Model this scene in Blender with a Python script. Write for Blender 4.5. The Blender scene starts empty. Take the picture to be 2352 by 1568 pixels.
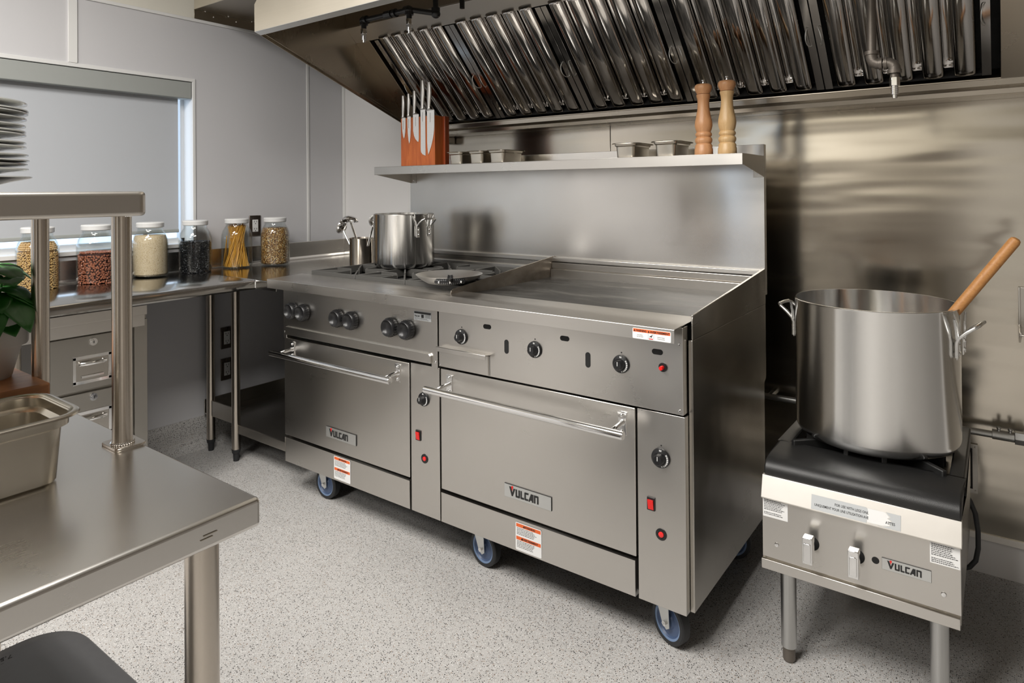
import bpy, bmesh, math, random
from mathutils import Vector, Matrix
random.seed(7)
SC = bpy.context.scene
COL = SC.collection
PI = math.pi

# ------------------------------------------------------------------ camera
H = 1.32                                   # eye height; the world origin is the floor below the camera
yaw, pitch, roll = math.radians(36.31), math.radians(0.27), math.radians(-0.4446)
Fv = Vector((-math.sin(yaw) * math.cos(pitch), math.cos(yaw) * math.cos(pitch), math.sin(pitch)))
rv = Vector((math.cos(yaw), math.sin(yaw), 0)); uv_ = rv.cross(Fv)
Rv = rv * math.cos(roll) + uv_ * math.sin(roll); Uv = -rv * math.sin(roll) + uv_ * math.cos(roll)
cam = bpy.data.cameras.new('camera'); cam_ob = bpy.data.objects.new('camera', cam); COL.objects.link(cam_ob)
cam_ob.matrix_world = Matrix(((Rv.x, Uv.x, -Fv.x, 0), (Rv.y, Uv.y, -Fv.y, 0), (Rv.z, Uv.z, -Fv.z, H), (0, 0, 0, 1)))
cam.sensor_width = 36; cam.lens = 1527.0 / 2352 * 36; cam.shift_x = 0; cam.shift_y = -(784 - 428.4) / 2352
cam.clip_start = 0.02; cam.clip_end = 60
SC.camera = cam_ob

# ------------------------------------------------------------------ sky, exposure
SC.view_settings.view_transform = 'Standard'; SC.view_settings.look = 'None'
SC.view_settings.exposure = 0.12; SC.view_settings.gamma = 1; SC.view_settings.use_curve_mapping = False
W = bpy.data.worlds.new('daylight'); SC.world = W; W.use_nodes = True
bg = W.node_tree.nodes['Background']; bg.inputs[0].default_value = (0.66, 0.8, 1.0, 1); bg.inputs[1].default_value = 2.1
SC.cycles.use_denoising = True; SC.cycles.blur_glossy = 1.0; SC.cycles.use_adaptive_sampling = False
W.cycles.sampling_method = 'NONE'
SC.cycles.max_bounces = 10; SC.cycles.diffuse_bounces = 4; SC.cycles.glossy_bounces = 6
SC.cycles.transparent_max_bounces = 16; SC.cycles.transmission_bounces = 6
SC.cycles.sample_clamp_indirect = 3.0; SC.cycles.caustics_reflective = False; SC.cycles.caustics_refractive = False
PANEL_POWER = 25.0                          # emission of the ceiling light panels

# ------------------------------------------------------------------ materials
def nt(name):
    m = bpy.data.materials.new(name); m.use_nodes = True
    t = m.node_tree; b = t.nodes['Principled BSDF']
    return m, t, b
def setp(b, **k):
    names = dict(col='Base Color', metal='Metallic', rough='Roughness', spec='Specular IOR Level', coat='Coat Weight',
                 coat_rough='Coat Roughness', aniso='Anisotropic', trans='Transmission Weight', ior='IOR', alpha='Alpha',
                 emis='Emission Color', estr='Emission Strength', sss='Subsurface Weight', sheen='Sheen Weight')
    for key, v in k.items():
        s = b.inputs[names[key]]
        s.default_value = (*v, 1) if isinstance(v, tuple) and len(v) == 3 else v
def N(t, kind, **k):
    n = t.nodes.new(kind)
    for key, v in k.items():
        setattr(n, key, v)
    return n
def coords(t, scale=(1, 1, 1), rot=(0, 0, 0), kind='Object'):
    tc = N(t, 'ShaderNodeTexCoord'); mp = N(t, 'ShaderNodeMapping')
    t.links.new(tc.outputs[kind], mp.inputs[0]); mp.inputs['Scale'].default_value = scale; mp.inputs['Rotation'].default_value = rot
    return mp.outputs[0]
def noise(t, vec, scale=1.0, detail=2.0, rough=.5, dist=0.0):
    n = N(t, 'ShaderNodeTexNoise'); t.links.new(vec, n.inputs['Vector'])
    n.inputs['Scale'].default_value = scale; n.inputs['Detail'].default_value = detail
    n.inputs['Roughness'].default_value = rough; n.inputs['Distortion'].default_value = dist
    return n.outputs['Fac']
def remap(t, src, a, b, c, d):
    n = N(t, 'ShaderNodeMapRange'); t.links.new(src, n.inputs[0])
    for i, v in zip((1, 2, 3, 4), (a, b, c, d)): n.inputs[i].default_value = v
    return n.outputs[0]
def ramp(t, src, stops, interp='LINEAR'):
    n = N(t, 'ShaderNodeValToRGB'); t.links.new(src, n.inputs[0]); n.color_ramp.interpolation = interp
    e = n.color_ramp.elements
    while len(e) < len(stops): e.new(.5)
    for el, (p, c) in zip(e, stops): el.position = p; el.color = (*c, 1)
    return n.outputs[0]
def add(t, a, b):
    n = N(t, 'ShaderNodeMath', operation='ADD'); t.links.new(a, n.inputs[0]); t.links.new(b, n.inputs[1]); return n.outputs[0]
def bump(t, b, src, strength, dist, prev=None):
    n = N(t, 'ShaderNodeBump'); n.inputs['Strength'].default_value = strength; n.inputs['Distance'].default_value = dist
    t.links.new(src, n.inputs['Height'])
    if prev is not None: t.links.new(prev, n.inputs['Normal'])
    t.links.new(n.outputs[0], b.inputs['Normal']); return n.outputs[0]
def plain(name, col, rough=.5, metal=0, **k):
    m, t, b = nt(name); setp(b, col=col, rough=rough, metal=metal, **k)
    v = noise(t, coords(t), 60, 3)                        # slight unevenness of finish
    t.links.new(remap(t, v, .3, .7, max(0, rough - .04), min(1, rough + .04)), b.inputs['Roughness'])
    return m
def steel(name, col=(.56, .535, .5), rough=.3, brush='x', wave=0.0, wscale=(2.5, 2.5, 2.5), smudge=.05, grain=.0, an=0.0):
    m, t, b = nt(name); setp(b, metal=1.0)
    if an:                                                # brushing: sharp along the strokes' normal, drawn out across them
        setp(b, aniso=an); tg = N(t, 'ShaderNodeTangent', direction_type='RADIAL', axis='Z'); t.links.new(tg.outputs[0], b.inputs['Tangent']); b.inputs['Anisotropic Rotation'].default_value = .25
    st = {'x': (4, 260, 260), 'y': (260, 4, 260), 'z': (260, 260, 4), 'n': (90, 90, 90)}[brush]
    g = noise(t, coords(t, st), 1, 3, .6)
    s = noise(t, coords(t), 3.5, 2, .5, .2)
    mix = N(t, 'ShaderNodeMix', data_type='RGBA'); t.links.new(remap(t, g, .25, .75, 0, 1), mix.inputs[0])
    mix.inputs[6].default_value = (*[c * (1 - grain) for c in col], 1); mix.inputs[7].default_value = (*[min(1, c * (1 + grain)) for c in col], 1)
    if grain: t.links.new(mix.outputs[2], b.inputs['Base Color'])
    else: setp(b, col=col)
    r1 = remap(t, g, .2, .8, rough - .006, rough + .006); r2 = remap(t, s, .2, .8, -smudge, smudge)
    t.links.new(add(t, r1, r2), b.inputs['Roughness'])
    if wave: bump(t, b, noise(t, coords(t, wscale), 1, 2, .5), 1.0, wave)
    return m
def wood(name, c1, c2, scale=(3, 60, 60), rough=.45, dist=1.2):
    m, t, b = nt(name)
    v = coords(t, scale); g = noise(t, v, 1, 4, .6, dist); f = noise(t, coords(t, tuple(s * 6 for s in scale)), 1, 2)
    t.links.new(ramp(t, g, [(.3, c1), (.55, tuple((a + b_) / 2 for a, b_ in zip(c1, c2))), (.72, c2)]), b.inputs['Base Color'])
    setp(b, rough=rough); bump(t, b, f, .15, .0005)
    return m
M = {}
M['steel'] = steel('brushed_steel', (.62, .598, .565), rough=.3, smudge=.05, wave=.0015, wscale=(2.2, 2.2, 1.6), an=.55)
M['steel_side'] = steel('brushed_steel_side', (.5, .475, .435), .24, 'y', .006, (3, 3, 1.5), an=.4)
M['cab'] = steel('cabinet_steel', (.38, .365, .335), .3, 'y', .002, (3, 3, 3), an=.4)
M['steel_riser'] = steel('riser_steel', (.7, .68, .65), .22, 'x', .002, (3, 3, 1), an=.6)
M['steel_wall'] = steel('wall_sheet_steel', (.53, .49, .425), .17, 'x', .012, (.8, 1, 5.0), an=.3, smudge=.03)
M['steel_top'] = steel('table_top_steel', (.68, .66, .63), .25, 'y', .0008, (3, 3, 3), smudge=.05)
M['steel_counter'] = steel('counter_steel', (.5, .49, .47), .13, 'y', .0003, (4, 4, 4), smudge=.03)
M['steel_band'] = steel('overhead_steel', (.56, .53, .49), .3, 'x', .001)
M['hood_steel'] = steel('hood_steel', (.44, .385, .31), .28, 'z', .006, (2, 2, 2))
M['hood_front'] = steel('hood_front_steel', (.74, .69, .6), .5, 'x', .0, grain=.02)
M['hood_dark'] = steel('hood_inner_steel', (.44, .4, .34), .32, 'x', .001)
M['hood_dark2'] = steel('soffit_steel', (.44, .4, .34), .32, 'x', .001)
M['filter'] = steel('filter_steel', (.47, .45, .43), .09, 'n', 0, smudge=.02, grain=.01)
M['tube'] = steel('tube_steel', (.55, .5, .44), .24, 'z', 0, an=.7)
M['galv'] = steel('galvanised_tube', (.52, .52, .51), .32, 'z', 0, grain=.06)
M['pot'] = steel('pot_aluminium', (.84, .835, .82), .17, 'z', 0, smudge=.01, an=.9)
M['skillet'] = steel('skillet_aluminium', (.84, .83, .81), .36, 'n', 0, smudge=.02)
M['pan'] = steel('hotel_pan_steel', (.56, .52, .45), .25, 'n', .0004, (20, 20, 20), smudge=.05)
M['chrome'] = plain('chrome', (.86, .86, .86), .08, 1)
M['alu'] = plain('cast_aluminium', (.84, .84, .83), .28, 1)
M['zinc'] = plain('zinc_plate', (.72, .73, .72), .38, 1)
M['trimsteel'] = steel('bright_trim_steel', (.93, .9, .85), .48, 'x', .0006, (12, 12, 12))
def cast(name, col, rough, sc=500, st=.5):
    m, t, b = nt(name); setp(b, col=col, rough=rough); bump(t, b, noise(t, coords(t), sc, 3), st, .001); return m
M['iron'] = cast('cast_iron', (.085, .082, .076), .48, 300)
M['enamel'] = cast('black_enamel', (.014, .014, .014), .42, 700, .35)
M['black'] = plain('black_plastic', (.01, .01, .011), .36)
M['dark'] = plain('void_shade', (.008, .008, .008), .8)  # flat black standing in for shade in gaps, holes and interiors
M['pipe_black'] = plain('black_pipe', (.012, .012, .012), .38)
M['pipe_grey'] = cast('rusty_pipe', (.16, .14, .12), .45, 250, .4); M['pipe_grey'].node_tree.nodes['Principled BSDF'].inputs['Metallic'].default_value = .6
M['rubber'] = plain('black_rubber', (.02, .021, .023), .55)
M['wheel'] = plain('blue_wheel', (.085, .13, .24), .4)
M['wheel_rim'] = plain('pale_blue_rim', (.2, .29, .46), .4)
M['red'] = plain('red_plastic', (.75, .012, .01), .25)
M['red_glow'] = plain('red_lens', (.8, .03, .03), .15)
M['white'] = plain('white_plastic', (.8, .8, .79), .4)
M['vinyl'] = plain('white_vinyl', (.78, .78, .77), .35)
M['label'] = plain('label_white', (.85, .85, .84), .45)
M['label_grey'] = plain('label_silver', (.55, .57, .58), .4)
M['orange'] = plain('label_orange', (.8, .14, .03), .45)
M['ink'] = plain('ink', (.015, .015, .015), .5)
M['porcelain'] = plain('porcelain', (.74, .74, .7), .15, coat=.5)
M['pot_clay'] = plain('white_clay', (.78, .74, .68), .55)
M['soil'] = cast('soil', (.05, .035, .025), .9, 200)
M['leaf'] = plain('basil_leaf', (.03, .17, .02), .35)
M['bin'] = plain('grey_plastic', (.25, .25, .258), .45)
M['bin_dark'] = plain('dark_plastic', (.02, .02, .02), .5)
M['spag'] = plain('spaghetti', (.82, .43, .06), .45)
M['soy'] = plain('soybean', (.78, .5, .2), .4)
M['soy_core'] = plain('soy_gap_shade', (.2, .1, .03), .7); M['kid_core'] = plain('bean_gap_shade', (.06, .015, .01), .7)  # dark cores paint the shade between the beans
M['kidney'] = plain('pinto_bean', (.42, .15, .085), .25)
M['blackbean'] = plain('black_bean', (.012, .012, .014), .22)
M['blade'] = steel('blade_steel', (.85, .84, .83), .35, 'x', 0, grain=.03)
M['knife_handle'] = steel('knife_handle_steel', (.6, .59, .58), .3, 'n', 0)
M['block'] = wood('cherry_block', (.34, .07, .015), (.52, .14, .03), (60, 60, 5), .35)
M['block_end'] = wood('cherry_block_dark', (.2, .035, .01), (.33, .07, .02), (60, 60, 5), .35)
M['mill_red'] = wood('beech_mill', (.52, .25, .11), (.66, .36, .18), (70, 70, 9), .42)
M['mill_pale'] = wood('pale_mill', (.58, .36, .16), (.72, .5, .26), (70, 70, 9), .42)
M['paddle'] = wood('paddle_wood', (.46, .2, .06), (.62, .31, .11), (90, 90, 90), .5)
M['board'] = wood('maple_board', (.48, .19, .07), (.62, .27, .1), (40, 7, 60), .4)
def spotted(name, base, spots, sc, rough=.5, b_=.3, bd=.001):
    m, t, b = nt(name); v = N(t, 'ShaderNodeTexVoronoi'); t.links.new(coords(t), v.inputs['Vector']); v.inputs['Scale'].default_value = sc
    sep = N(t, 'ShaderNodeSeparateColor'); t.links.new(v.outputs['Color'], sep.inputs[0])
    t.links.new(ramp(t, sep.outputs[0], [(p, c) for p, c in spots], 'CONSTANT'), b.inputs['Base Color'])
    setp(b, rough=rough); bump(t, b, v.outputs['Distance'], b_, bd); return m
M['seeds'] = spotted('golden_seeds', None, [(0, (.1, .04, .01)), (.3, (.26, .12, .03)), (.6, (.45, .23, .06)), (.8, (.7, .45, .17)), (.93, (.92, .78, .5))], 260, .3, 1, .002)
M['grain'] = spotted('pale_grain', None, [(0, (.72, .55, .34)), (.4, (.78, .62, .42)), (.75, (.82, .67, .47)), (.95, (.45, .3, .16))], 480, .6, .8, .001)
# speckled resin floor
m, t, b = nt('speckled_floor'); M['floor'] = m
vc = coords(t)
big = noise(t, vc, 2.5, 3)
base = ramp(t, big, [(.3, (.52, .505, .488)), (.7, (.585, .57, .552))])
def chips(scale, thr, seedoff):
    v = N(t, 'ShaderNodeTexVoronoi'); mp = N(t, 'ShaderNodeMapping'); t.links.new(vc, mp.inputs[0]); mp.inputs['Location'].default_value = (seedoff, seedoff, seedoff)
    t.links.new(mp.outputs[0], v.inputs['Vector']); v.inputs['Scale'].default_value = scale
    sp = N(t, 'ShaderNodeSeparateColor'); t.links.new(v.outputs['Color'], sp.inputs[0])
    a = N(t, 'ShaderNodeMath', operation='GREATER_THAN'); t.links.new(sp.outputs[0], a.inputs[0]); a.inputs[1].default_value = thr
    c = N(t, 'ShaderNodeMath', operation='LESS_THAN'); t.links.new(v.outputs['Distance'], c.inputs[0]); c.inputs[1].default_value = .36
    d = N(t, 'ShaderNodeMath', operation='MULTIPLY'); t.links.new(a.outputs[0], d.inputs[0]); t.links.new(c.outputs[0], d.inputs[1])
    return d.outputs[0]
cur = base
for sc_, thr, off, colr in ((215, .72, 0, (.025, .024, .022)), (370, .68, 3.3, (.17, .165, .16)), (250, .82, 7.7, (.8, .79, .78)), (260, .9, 5.1, (.3, .2, .13))):
    mx = N(t, 'ShaderNodeMix', data_type='RGBA'); t.links.new(chips(sc_, thr, off), mx.inputs[0]); t.links.new(cur, mx.inputs[6]); mx.inputs[7].default_value = (*colr, 1); cur = mx.outputs[2]
t.links.new(cur, b.inputs['Base Color']); setp(b, rough=.45)
bump(t, b, noise(t, vc, 90, 3), .12, .001)
# wall board
m, t, b = nt('wall_board'); M['frp'] = m; setp(b, col=(.64, .635, .65), rough=.33)
bump(t, b, noise(t, coords(t, (60, 60, 60)), 1, 3), .06, .001)
M['frp_back'] = plain('wall_board_lit', (.86, .845, .835), .4)  # paler copy of the wall board, with the frontal light put into its colour
M['paint'] = plain('cream_paint', (.8, .77, .68), .6)
M['trim_white'] = plain('trim_white', (.82, .815, .8), .35)
M['ceiling'] = plain('ceiling_tile', (.88, .87, .84), .8)
M['far_wall'] = plain('far_wall', (.36, .325, .29), .6)
M['dim_wall'] = plain('brown_wall', (.1, .082, .068), .6)
M['blind'] = plain('blind_fabric', (.5, .52, .55), .8)
b_ = M['blind'].node_tree.nodes['Principled BSDF']; setp(b_, trans=.0)
M['cassette'] = plain('blind_cassette', (.36, .375, .36), .45)
# glass that neither tints nor bends what stands behind it
def clear(name, tint=(.97, .98, .98), f=1.0):
    m = bpy.data.materials.new(name); m.use_nodes = True; t = m.node_tree; t.nodes.clear()
    o = N(t, 'ShaderNodeOutputMaterial'); tr = N(t, 'ShaderNodeBsdfTransparent'); gl = N(t, 'ShaderNodeBsdfGlossy'); fr = N(t, 'ShaderNodeLayerWeight'); mx = N(t, 'ShaderNodeMixShader')
    fr.inputs['Blend'].default_value = .5; pw = N(t, 'ShaderNodeMath', operation='POWER'); t.links.new(fr.outputs['Facing'], pw.inputs[0]); pw.inputs[1].default_value = 3.5
    ad = N(t, 'ShaderNodeMapRange'); t.links.new(pw.outputs[0], ad.inputs[0]); ad.inputs[3].default_value = .035; ad.inputs[4].default_value = .6
    tr.inputs[0].default_value = (*tint, 1); gl.inputs['Roughness'].default_value = .03
    mm = N(t, 'ShaderNodeMath', operation='MULTIPLY'); t.links.new(ad.outputs[0], mm.inputs[0]); mm.inputs[1].default_value = f
    t.links.new(mm.outputs[0], mx.inputs[0]); t.links.new(tr.outputs[0], mx.inputs[1]); t.links.new(gl.outputs[0], mx.inputs[2]); t.links.new(mx.outputs[0], o.inputs[0])
    return m
M['glass'] = clear('jar_glass', (.95, .965, .965)); M['pane'] = clear('window_glass', (.95, .97, .98))
# griddle plate, worn
m, t, b = nt('griddle_plate'); M['griddle'] = m; setp(b, metal=.45)
g = noise(t, coords(t, (3, 9, 3)), 1, 6, .65, .8); g2 = noise(t, coords(t), 90, 4, .7)
t.links.new(ramp(t, g, [(.38, (.022, .021, .02)), (.5, (.05, .048, .045)), (.6, (.12, .115, .105)), (.68, (.24, .23, .21))]), b.inputs['Base Color'])
t.links.new(remap(t, g, .3, .7, .34, .55), b.inputs['Roughness']); bump(t, b, g2, .5, .0008)
m, t, b = nt('stained_guard'); M['guard'] = m; setp(b, metal=1, rough=.38)
g = noise(t, coords(t, (5, 5, 9)), 1, 5, .6)
t.links.new(ramp(t, g, [(.3, (.2, .17, .14)), (.7, (.42, .38, .33))]), b.inputs['Base Color'])
def lamp_mat(name, col, s):
    m, t, b = nt(name); setp(b, col=(.8, .8, .8), emis=col, estr=s); return m

# ------------------------------------------------------------------ mesh helpers
class MB:
    def __init__(s): s.v = []; s.f = []; s.m = []
    def add(s, vs, fs, mi=0, mat=None):
        o = len(s.v)
        s.v += [tuple(mat @ Vector(v)) if mat else tuple(v) for v in vs]
        for f in fs: s.f.append([i + o for i in f]); s.m.append(mi)
        return s
    def box(s, x0, x1, y0, y1, z0, z1, mi=0, mat=None):
        vs = [(x, y, z) for z in (z0, z1) for y in (y0, y1) for x in (x0, x1)]
        return s.add(vs, [(0, 2, 3, 1), (4, 5, 7, 6), (0, 1, 5, 4), (2, 6, 7, 3), (0, 4, 6, 2), (1, 3, 7, 5)], mi, mat)
    def prism(s, poly, o, u, v, depth, mi=0):
        """polygon (a,b) -> o+a*u+b*v, extruded by depth along u x v"""
        o, u, v = Vector(o), Vector(u), Vector(v); n = u.cross(v).normalized() * depth
        k = len(poly); a = [o + u * p[0] + v * p[1] for p in poly]; b = [p + n for p in a]
        return s.add(a + b, [list(range(k))[::-1], list(range(k, 2 * k))] + [(i, (i + 1) % k, (i + 1) % k + k, i + k) for i in range(k)], mi)
    def yz(s, poly, x0, x1, mi=0):
        return s.prism(poly, (x0, 0, 0), (0, 1, 0), (0, 0, 1), x1 - x0, mi)
    def xz(s, poly, y0, y1, mi=0):
        return s.prism(poly, (0, y1, 0), (1, 0, 0), (0, 0, 1), y1 - y0, mi)   # u x v = -y
    def lathe(s, prof, c=(0, 0, 0), n=48, mi=0, mat=None, ends=True):
        vs = []; fs = []
        for r, z in prof:
            for i in range(n):
                a = 2 * PI * i / n; vs.append((c[0] + r * math.cos(a), c[1] + r * math.sin(a), c[2] + z))
        for j in range(len(prof) - 1):
            for i in range(n):
                k = (i + 1) % n; fs.append((j * n + i, j * n + k, (j + 1) * n + k, (j + 1) * n + i))
        if ends:
            fs.append(tuple(range(n))[::-1]); fs.append(tuple((len(prof) - 1) * n + i for i in range(n)))
        return s.add(vs, fs, mi, mat)
    def cyl(s, p0, p1, r0, r1=None, n=24, mi=0):
        p0, p1 = Vector(p0), Vector(p1); r1 = r0 if r1 is None else r1
        q = (p1 - p0).to_track_quat('Z', 'Y').to_matrix().to_4x4(); q.translation = p0
        return s.lathe([(r0, 0), (r1, (p1 - p0).length)], n=n, mi=mi, mat=q)
    def tube(s, pts, r, n=12, mi=0, closed=False, flat=1.0):
        pts = [Vector(p) for p in pts]; k = len(pts); vs = []; fs = []; up = None
        for i, p in enumerate(pts):
            a = pts[(i - 1) % k] if (closed or i > 0) else p; c = pts[(i + 1) % k] if (closed or i < k - 1) else p
            d = (c - a).normalized()
            if up is None: up = Vector((0, 0, 1)) if abs(d.z) < .9 else Vector((1, 0, 0))
            sd = d.cross(up).normalized(); up = sd.cross(d).normalized()
            rr = r[i] if isinstance(r, (list, tuple)) else r
            for j in range(n):
                t_ = 2 * PI * j / n; vs.append(p + sd * math.cos(t_) * rr + up * math.sin(t_) * rr * flat)
        for i in range(k if closed else k - 1):
            for j in range(n):
                a = i * n; b = ((i + 1) % k) * n; fs.append((a + j, a + (j + 1) % n, b + (j + 1) % n, b + j))
        if not closed: fs += [tuple(range(n))[::-1], tuple((k - 1) * n + j for j in range(n))]
        return s.add(vs, fs, mi)
    def ball(s, c, r, n=16, mi=0, sc=(1, 1, 1), rot=None):
        vs = []; fs = []; R_ = n // 2
        for j in range(R_ + 1):
            ph = PI * j / R_
            for i in range(n):
                a = 2 * PI * i / n; v = Vector((math.sin(ph) * math.cos(a) * r * sc[0], math.sin(ph) * math.sin(a) * r * sc[1], -math.cos(ph) * r * sc[2]))
                if rot: v = rot @ v
                vs.append(v + Vector(c))
        for j in range(R_):
            for i in range(n): fs.append((j * n + i, j * n + (i + 1) % n, (j + 1) * n + (i + 1) % n, (j + 1) * n + i))
        return s.add(vs, fs, mi)
    def slab(s, x0, x1, y0, y1, z0, z1, r, mi=0, seg=6):
        """box with rounded vertical corners"""
        pl = rrect(x0, x1, y0, y1, r, seg)
        return s.prism(pl, (0, 0, z0), (1, 0, 0), (0, 1, 0), z1 - z0, mi)
    def build(s, name, mats, parent=None, bev=0.0, seg=2, ang=35, local=False, solid=0.0):
        me = bpy.data.meshes.new(name); off = Vector((0, 0, 0)); p = parent
        if not local:
            while p is not None: off += p.location; p = p.parent
        me.from_pydata([(x - off.x, y - off.y, z - off.z) for x, y, z in s.v], [], s.f)
        mats = mats if isinstance(mats, (list, tuple)) else [mats]
        for q in mats: me.materials.append(q)
        me.polygons.foreach_set('material_index', s.m)
        bm = bmesh.new(); bm.from_mesh(me); bmesh.ops.remove_doubles(bm, verts=bm.verts, dist=1e-6)
        bmesh.ops.recalc_face_normals(bm, faces=bm.faces); bm.to_mesh(me); bm.free()
        me.polygons.foreach_set('use_smooth', [True] * len(me.polygons))
        me.set_sharp_from_angle(angle=math.radians(ang)); me.update()
        o = bpy.data.objects.new(name, me); COL.objects.link(o); o.parent = parent
        if solid:
            md = o.modifiers.new('thick', 'SOLIDIFY'); md.thickness = solid; md.offset = 0
        if bev:
            md = o.modifiers.new('edge', 'BEVEL'); md.width = bev; md.segments = seg; md.limit_method = 'ANGLE'; md.angle_limit = math.radians(40)
            md.harden_normals = False
        return o
def rrect(x0, x1, y0, y1, r, seg=6):
    pl = []
    for cx, cy, a0 in ((x1 - r, y0 + r, -90), (x1 - r, y1 - r, 0), (x0 + r, y1 - r, 90), (x0 + r, y0 + r, 180)):
        for i in range(seg + 1):
            a = math.radians(a0 + 90 * i / seg); pl.append((cx + r * math.cos(a), cy + r * math.sin(a)))
    return pl
def tag(o, label, cat, group=None, kind=None):
    o['label'] = label; o['category'] = cat
    if group: o['group'] = group
    if kind: o['kind'] = kind
    return o
def thing(name, loc, label, cat, group=None):
    o = bpy.data.objects.new(name, None); COL.objects.link(o); o.location = loc; o.empty_display_size = .05
    return tag(o, label, cat, group)
def struct(o): o['kind'] = 'structure'; return o
def copy_tree(o, parent=None):
    c = o.copy(); COL.objects.link(c); c.parent = parent
    for ch in list(o.children): copy_tree(ch, c)
    return c
def text_into(mb, body, size, o, u, v, depth=.0003, mi=0, width=None, align='LEFT', bold=0.0):
    """flat lettering as solid mesh, u = reading direction, v = up"""
    cu = bpy.data.curves.new('lettering', 'FONT'); cu.body = body; cu.size = size; cu.align_x = align; cu.extrude = depth / 2; cu.offset = bold; cu.resolution_u = 3
    ob = bpy.data.objects.new('lettering', cu); COL.objects.link(ob)
    dg = bpy.context.evaluated_depsgraph_get(); me = bpy.data.meshes.new_from_object(ob.evaluated_get(dg))
    xs = [w.co.x for w in me.vertices]; sx = 1.0
    if width and xs: sx = width / max(1e-6, max(xs) - min(xs))
    u, v = Vector(u).normalized(), Vector(v).normalized(); n = u.cross(v); o = Vector(o)
    mb.add([o + u * (w.co.x * sx) + v * w.co.y + n * (w.co.z + depth / 2) for w in me.vertices], [list(p.vertices) for p in me.polygons], mi)
    bpy.data.objects.remove(ob); bpy.data.meshes.remove(me); bpy.data.curves.remove(cu)
def lines_of_print(mb, o, u, v, w, rows, pitch, hgt, mi, seed=1, skip=()):
    """rows of print too fine to read: dashes the length of words"""
    rnd = random.Random(seed); o, u, v = Vector(o), Vector(u), Vector(v); n = u.cross(v)
    for r in range(rows):
        if r in skip: continue
        x = 0.0; lim = w * rnd.uniform(.72, 1.0)
        while x < lim:
            L = rnd.uniform(.03, .1) * w; L = min(L, lim - x)
            a = o + u * x - v * (r * pitch) + n * .0002
            mb.add([a, a + u * L, a + u * L + v * hgt, a + v * hgt], [(0, 1, 2, 3)], mi); x += L + w * .018
def logo_into(mb, o, u, v, h, mi_ink, mi_red, depth=.0008):
    P = [[(0, 1), (.24, 1), (.43, .36), (.6, .87), (.84, .87), (.5, 0), (.34, 0)],
         [(.88, .87), (1.07, .87), (1.07, .2), (1.27, .2), (1.27, .87), (1.46, .87), (1.46, .06), (1.4, 0), (.94, 0), (.88, .06)],
         [(1.54, .87), (1.73, .87), (1.73, .2), (2.02, .2), (2.02, 0), (1.6, 0), (1.54, .06)],
         [(2.08, .81), (2.14, .87), (2.66, .87), (2.6, .67), (2.27, .67), (2.27, .2), (2.6, .2), (2.54, 0), (2.14, 0), (2.08, .06)],
         [(2.6, 0), (2.8, 0), (2.86, .16), (3.08, .16), (3.08, 0), (3.27, 0), (3.27, .87), (2.95, .87)],
         [(3.35, 0), (3.54, 0), (3.54, .67), (3.76, .67), (3.76, 0), (3.95, 0), (3.95, .8), (3.88, .87), (3.35, .87)]]
    o, u, v = Vector(o), Vector(u).normalized() * h, Vector(v).normalized() * h
    for p in P: mb.prism(p[::-1], o, u, v, depth, mi_ink)
    mb.prism([(.28, 1.02), (.36, 1.1), (.5, 1.1), (.56, 1.02), (.42, .58)][::-1], o, u, v, depth, mi_red)

# ================================================================== THE ROOM
WX, WY, CZ = -3.37, 2.78, 2.75             # left wall, back wall, ceiling
XR, YF = 2.3, -3.2
f = MB().box(WX - .02, XR, YF, WY + .02, -.05, 0); struct(f.build('floor', M['floor']))
f = MB().box(WX, XR, YF, WY, CZ, CZ + .05); struct(f.build('ceiling', M['ceiling']))
f = MB().box(XR, XR + .1, YF, WY, 0, CZ); struct(f.build('wall_right', M['far_wall']))
f = MB()
for a in ((WX, -2.75, 0, 1.6, 0), (-2.4, XR, 0, 1.6, 0), (-2.75, -2.4, 0, .25, 0), (WX, -2.75, 1.6, CZ, 1), (-2.4, XR, 1.6, CZ, 1), (-2.75, -2.4, 2.15, CZ, 1)): f.box(a[0], a[1], YF - .1, YF, a[2], a[3], a[4])
struct(f.build('wall_front', [M['dim_wall'], M['paint']]))  # unseen wall, dark below and cream above to shape the steel's reflections
def added_opening(nm, n, x0, x1, z0, z1):
    g = MB()
    for a in ((x0, x0 + .05, z0, z1), (x1 - .05, x1, z0, z1), (x0, x1, z1 - .05, z1), (x0, x1, z0, z0 + .05)): g.box(a[0], a[1], YF - .08, YF + .01, a[2], a[3])
    g = struct(g.build('%s_%d' % (nm, n), M['trim_white'])); MB().box(x0 + .05, x1 - .05, YF - .05, YF - .044, z0 + .05, z1 - .05).build(nm + '_pane', M['pane'], g)
struct(MB().box(-.25, .6, YF, YF + .03, 0, 2.08).build('added_door_1', M['trim_white'], bev=.003))  # added unseen door, a white upright to streak the pots' reflections
struct(MB().box(XR - .03, XR, -1.5, -.7, 0, 2.08).build('added_door_2', M['trim_white'], bev=.003))  # second added door out of view, also there for the reflections
added_opening('window', 2, -2.75, -2.4, .25, 2.15)  # added unseen window, put in for a bright streak on the pots
f = MB().box(WX, XR, WY, WY + .1, 0, CZ); struct(f.build('wall_back', M['frp_back']))
WZ0, WZ1, WYR, WYL = 1.055, 1.893, 1.797, -.25
f = MB()
for a in ((YF, WYL, 0, CZ), (WYR, WY, 0, CZ), (WYL, WYR, 0, WZ0), (WYL, WYR, WZ1, CZ)):
    z0, z1 = a[2], a[3]
    if z0 < 2.215 < z1:
        f.box(WX - .14, WX, a[0], a[1], z0, 2.215, 0); f.box(WX - .14, WX, a[0], a[1], 2.215, z1, 1)
    else: f.box(WX - .14, WX, a[0], a[1], z0, z1, 0)
struct(f.build('wall_left', [M['frp'], M['paint']]))
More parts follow.
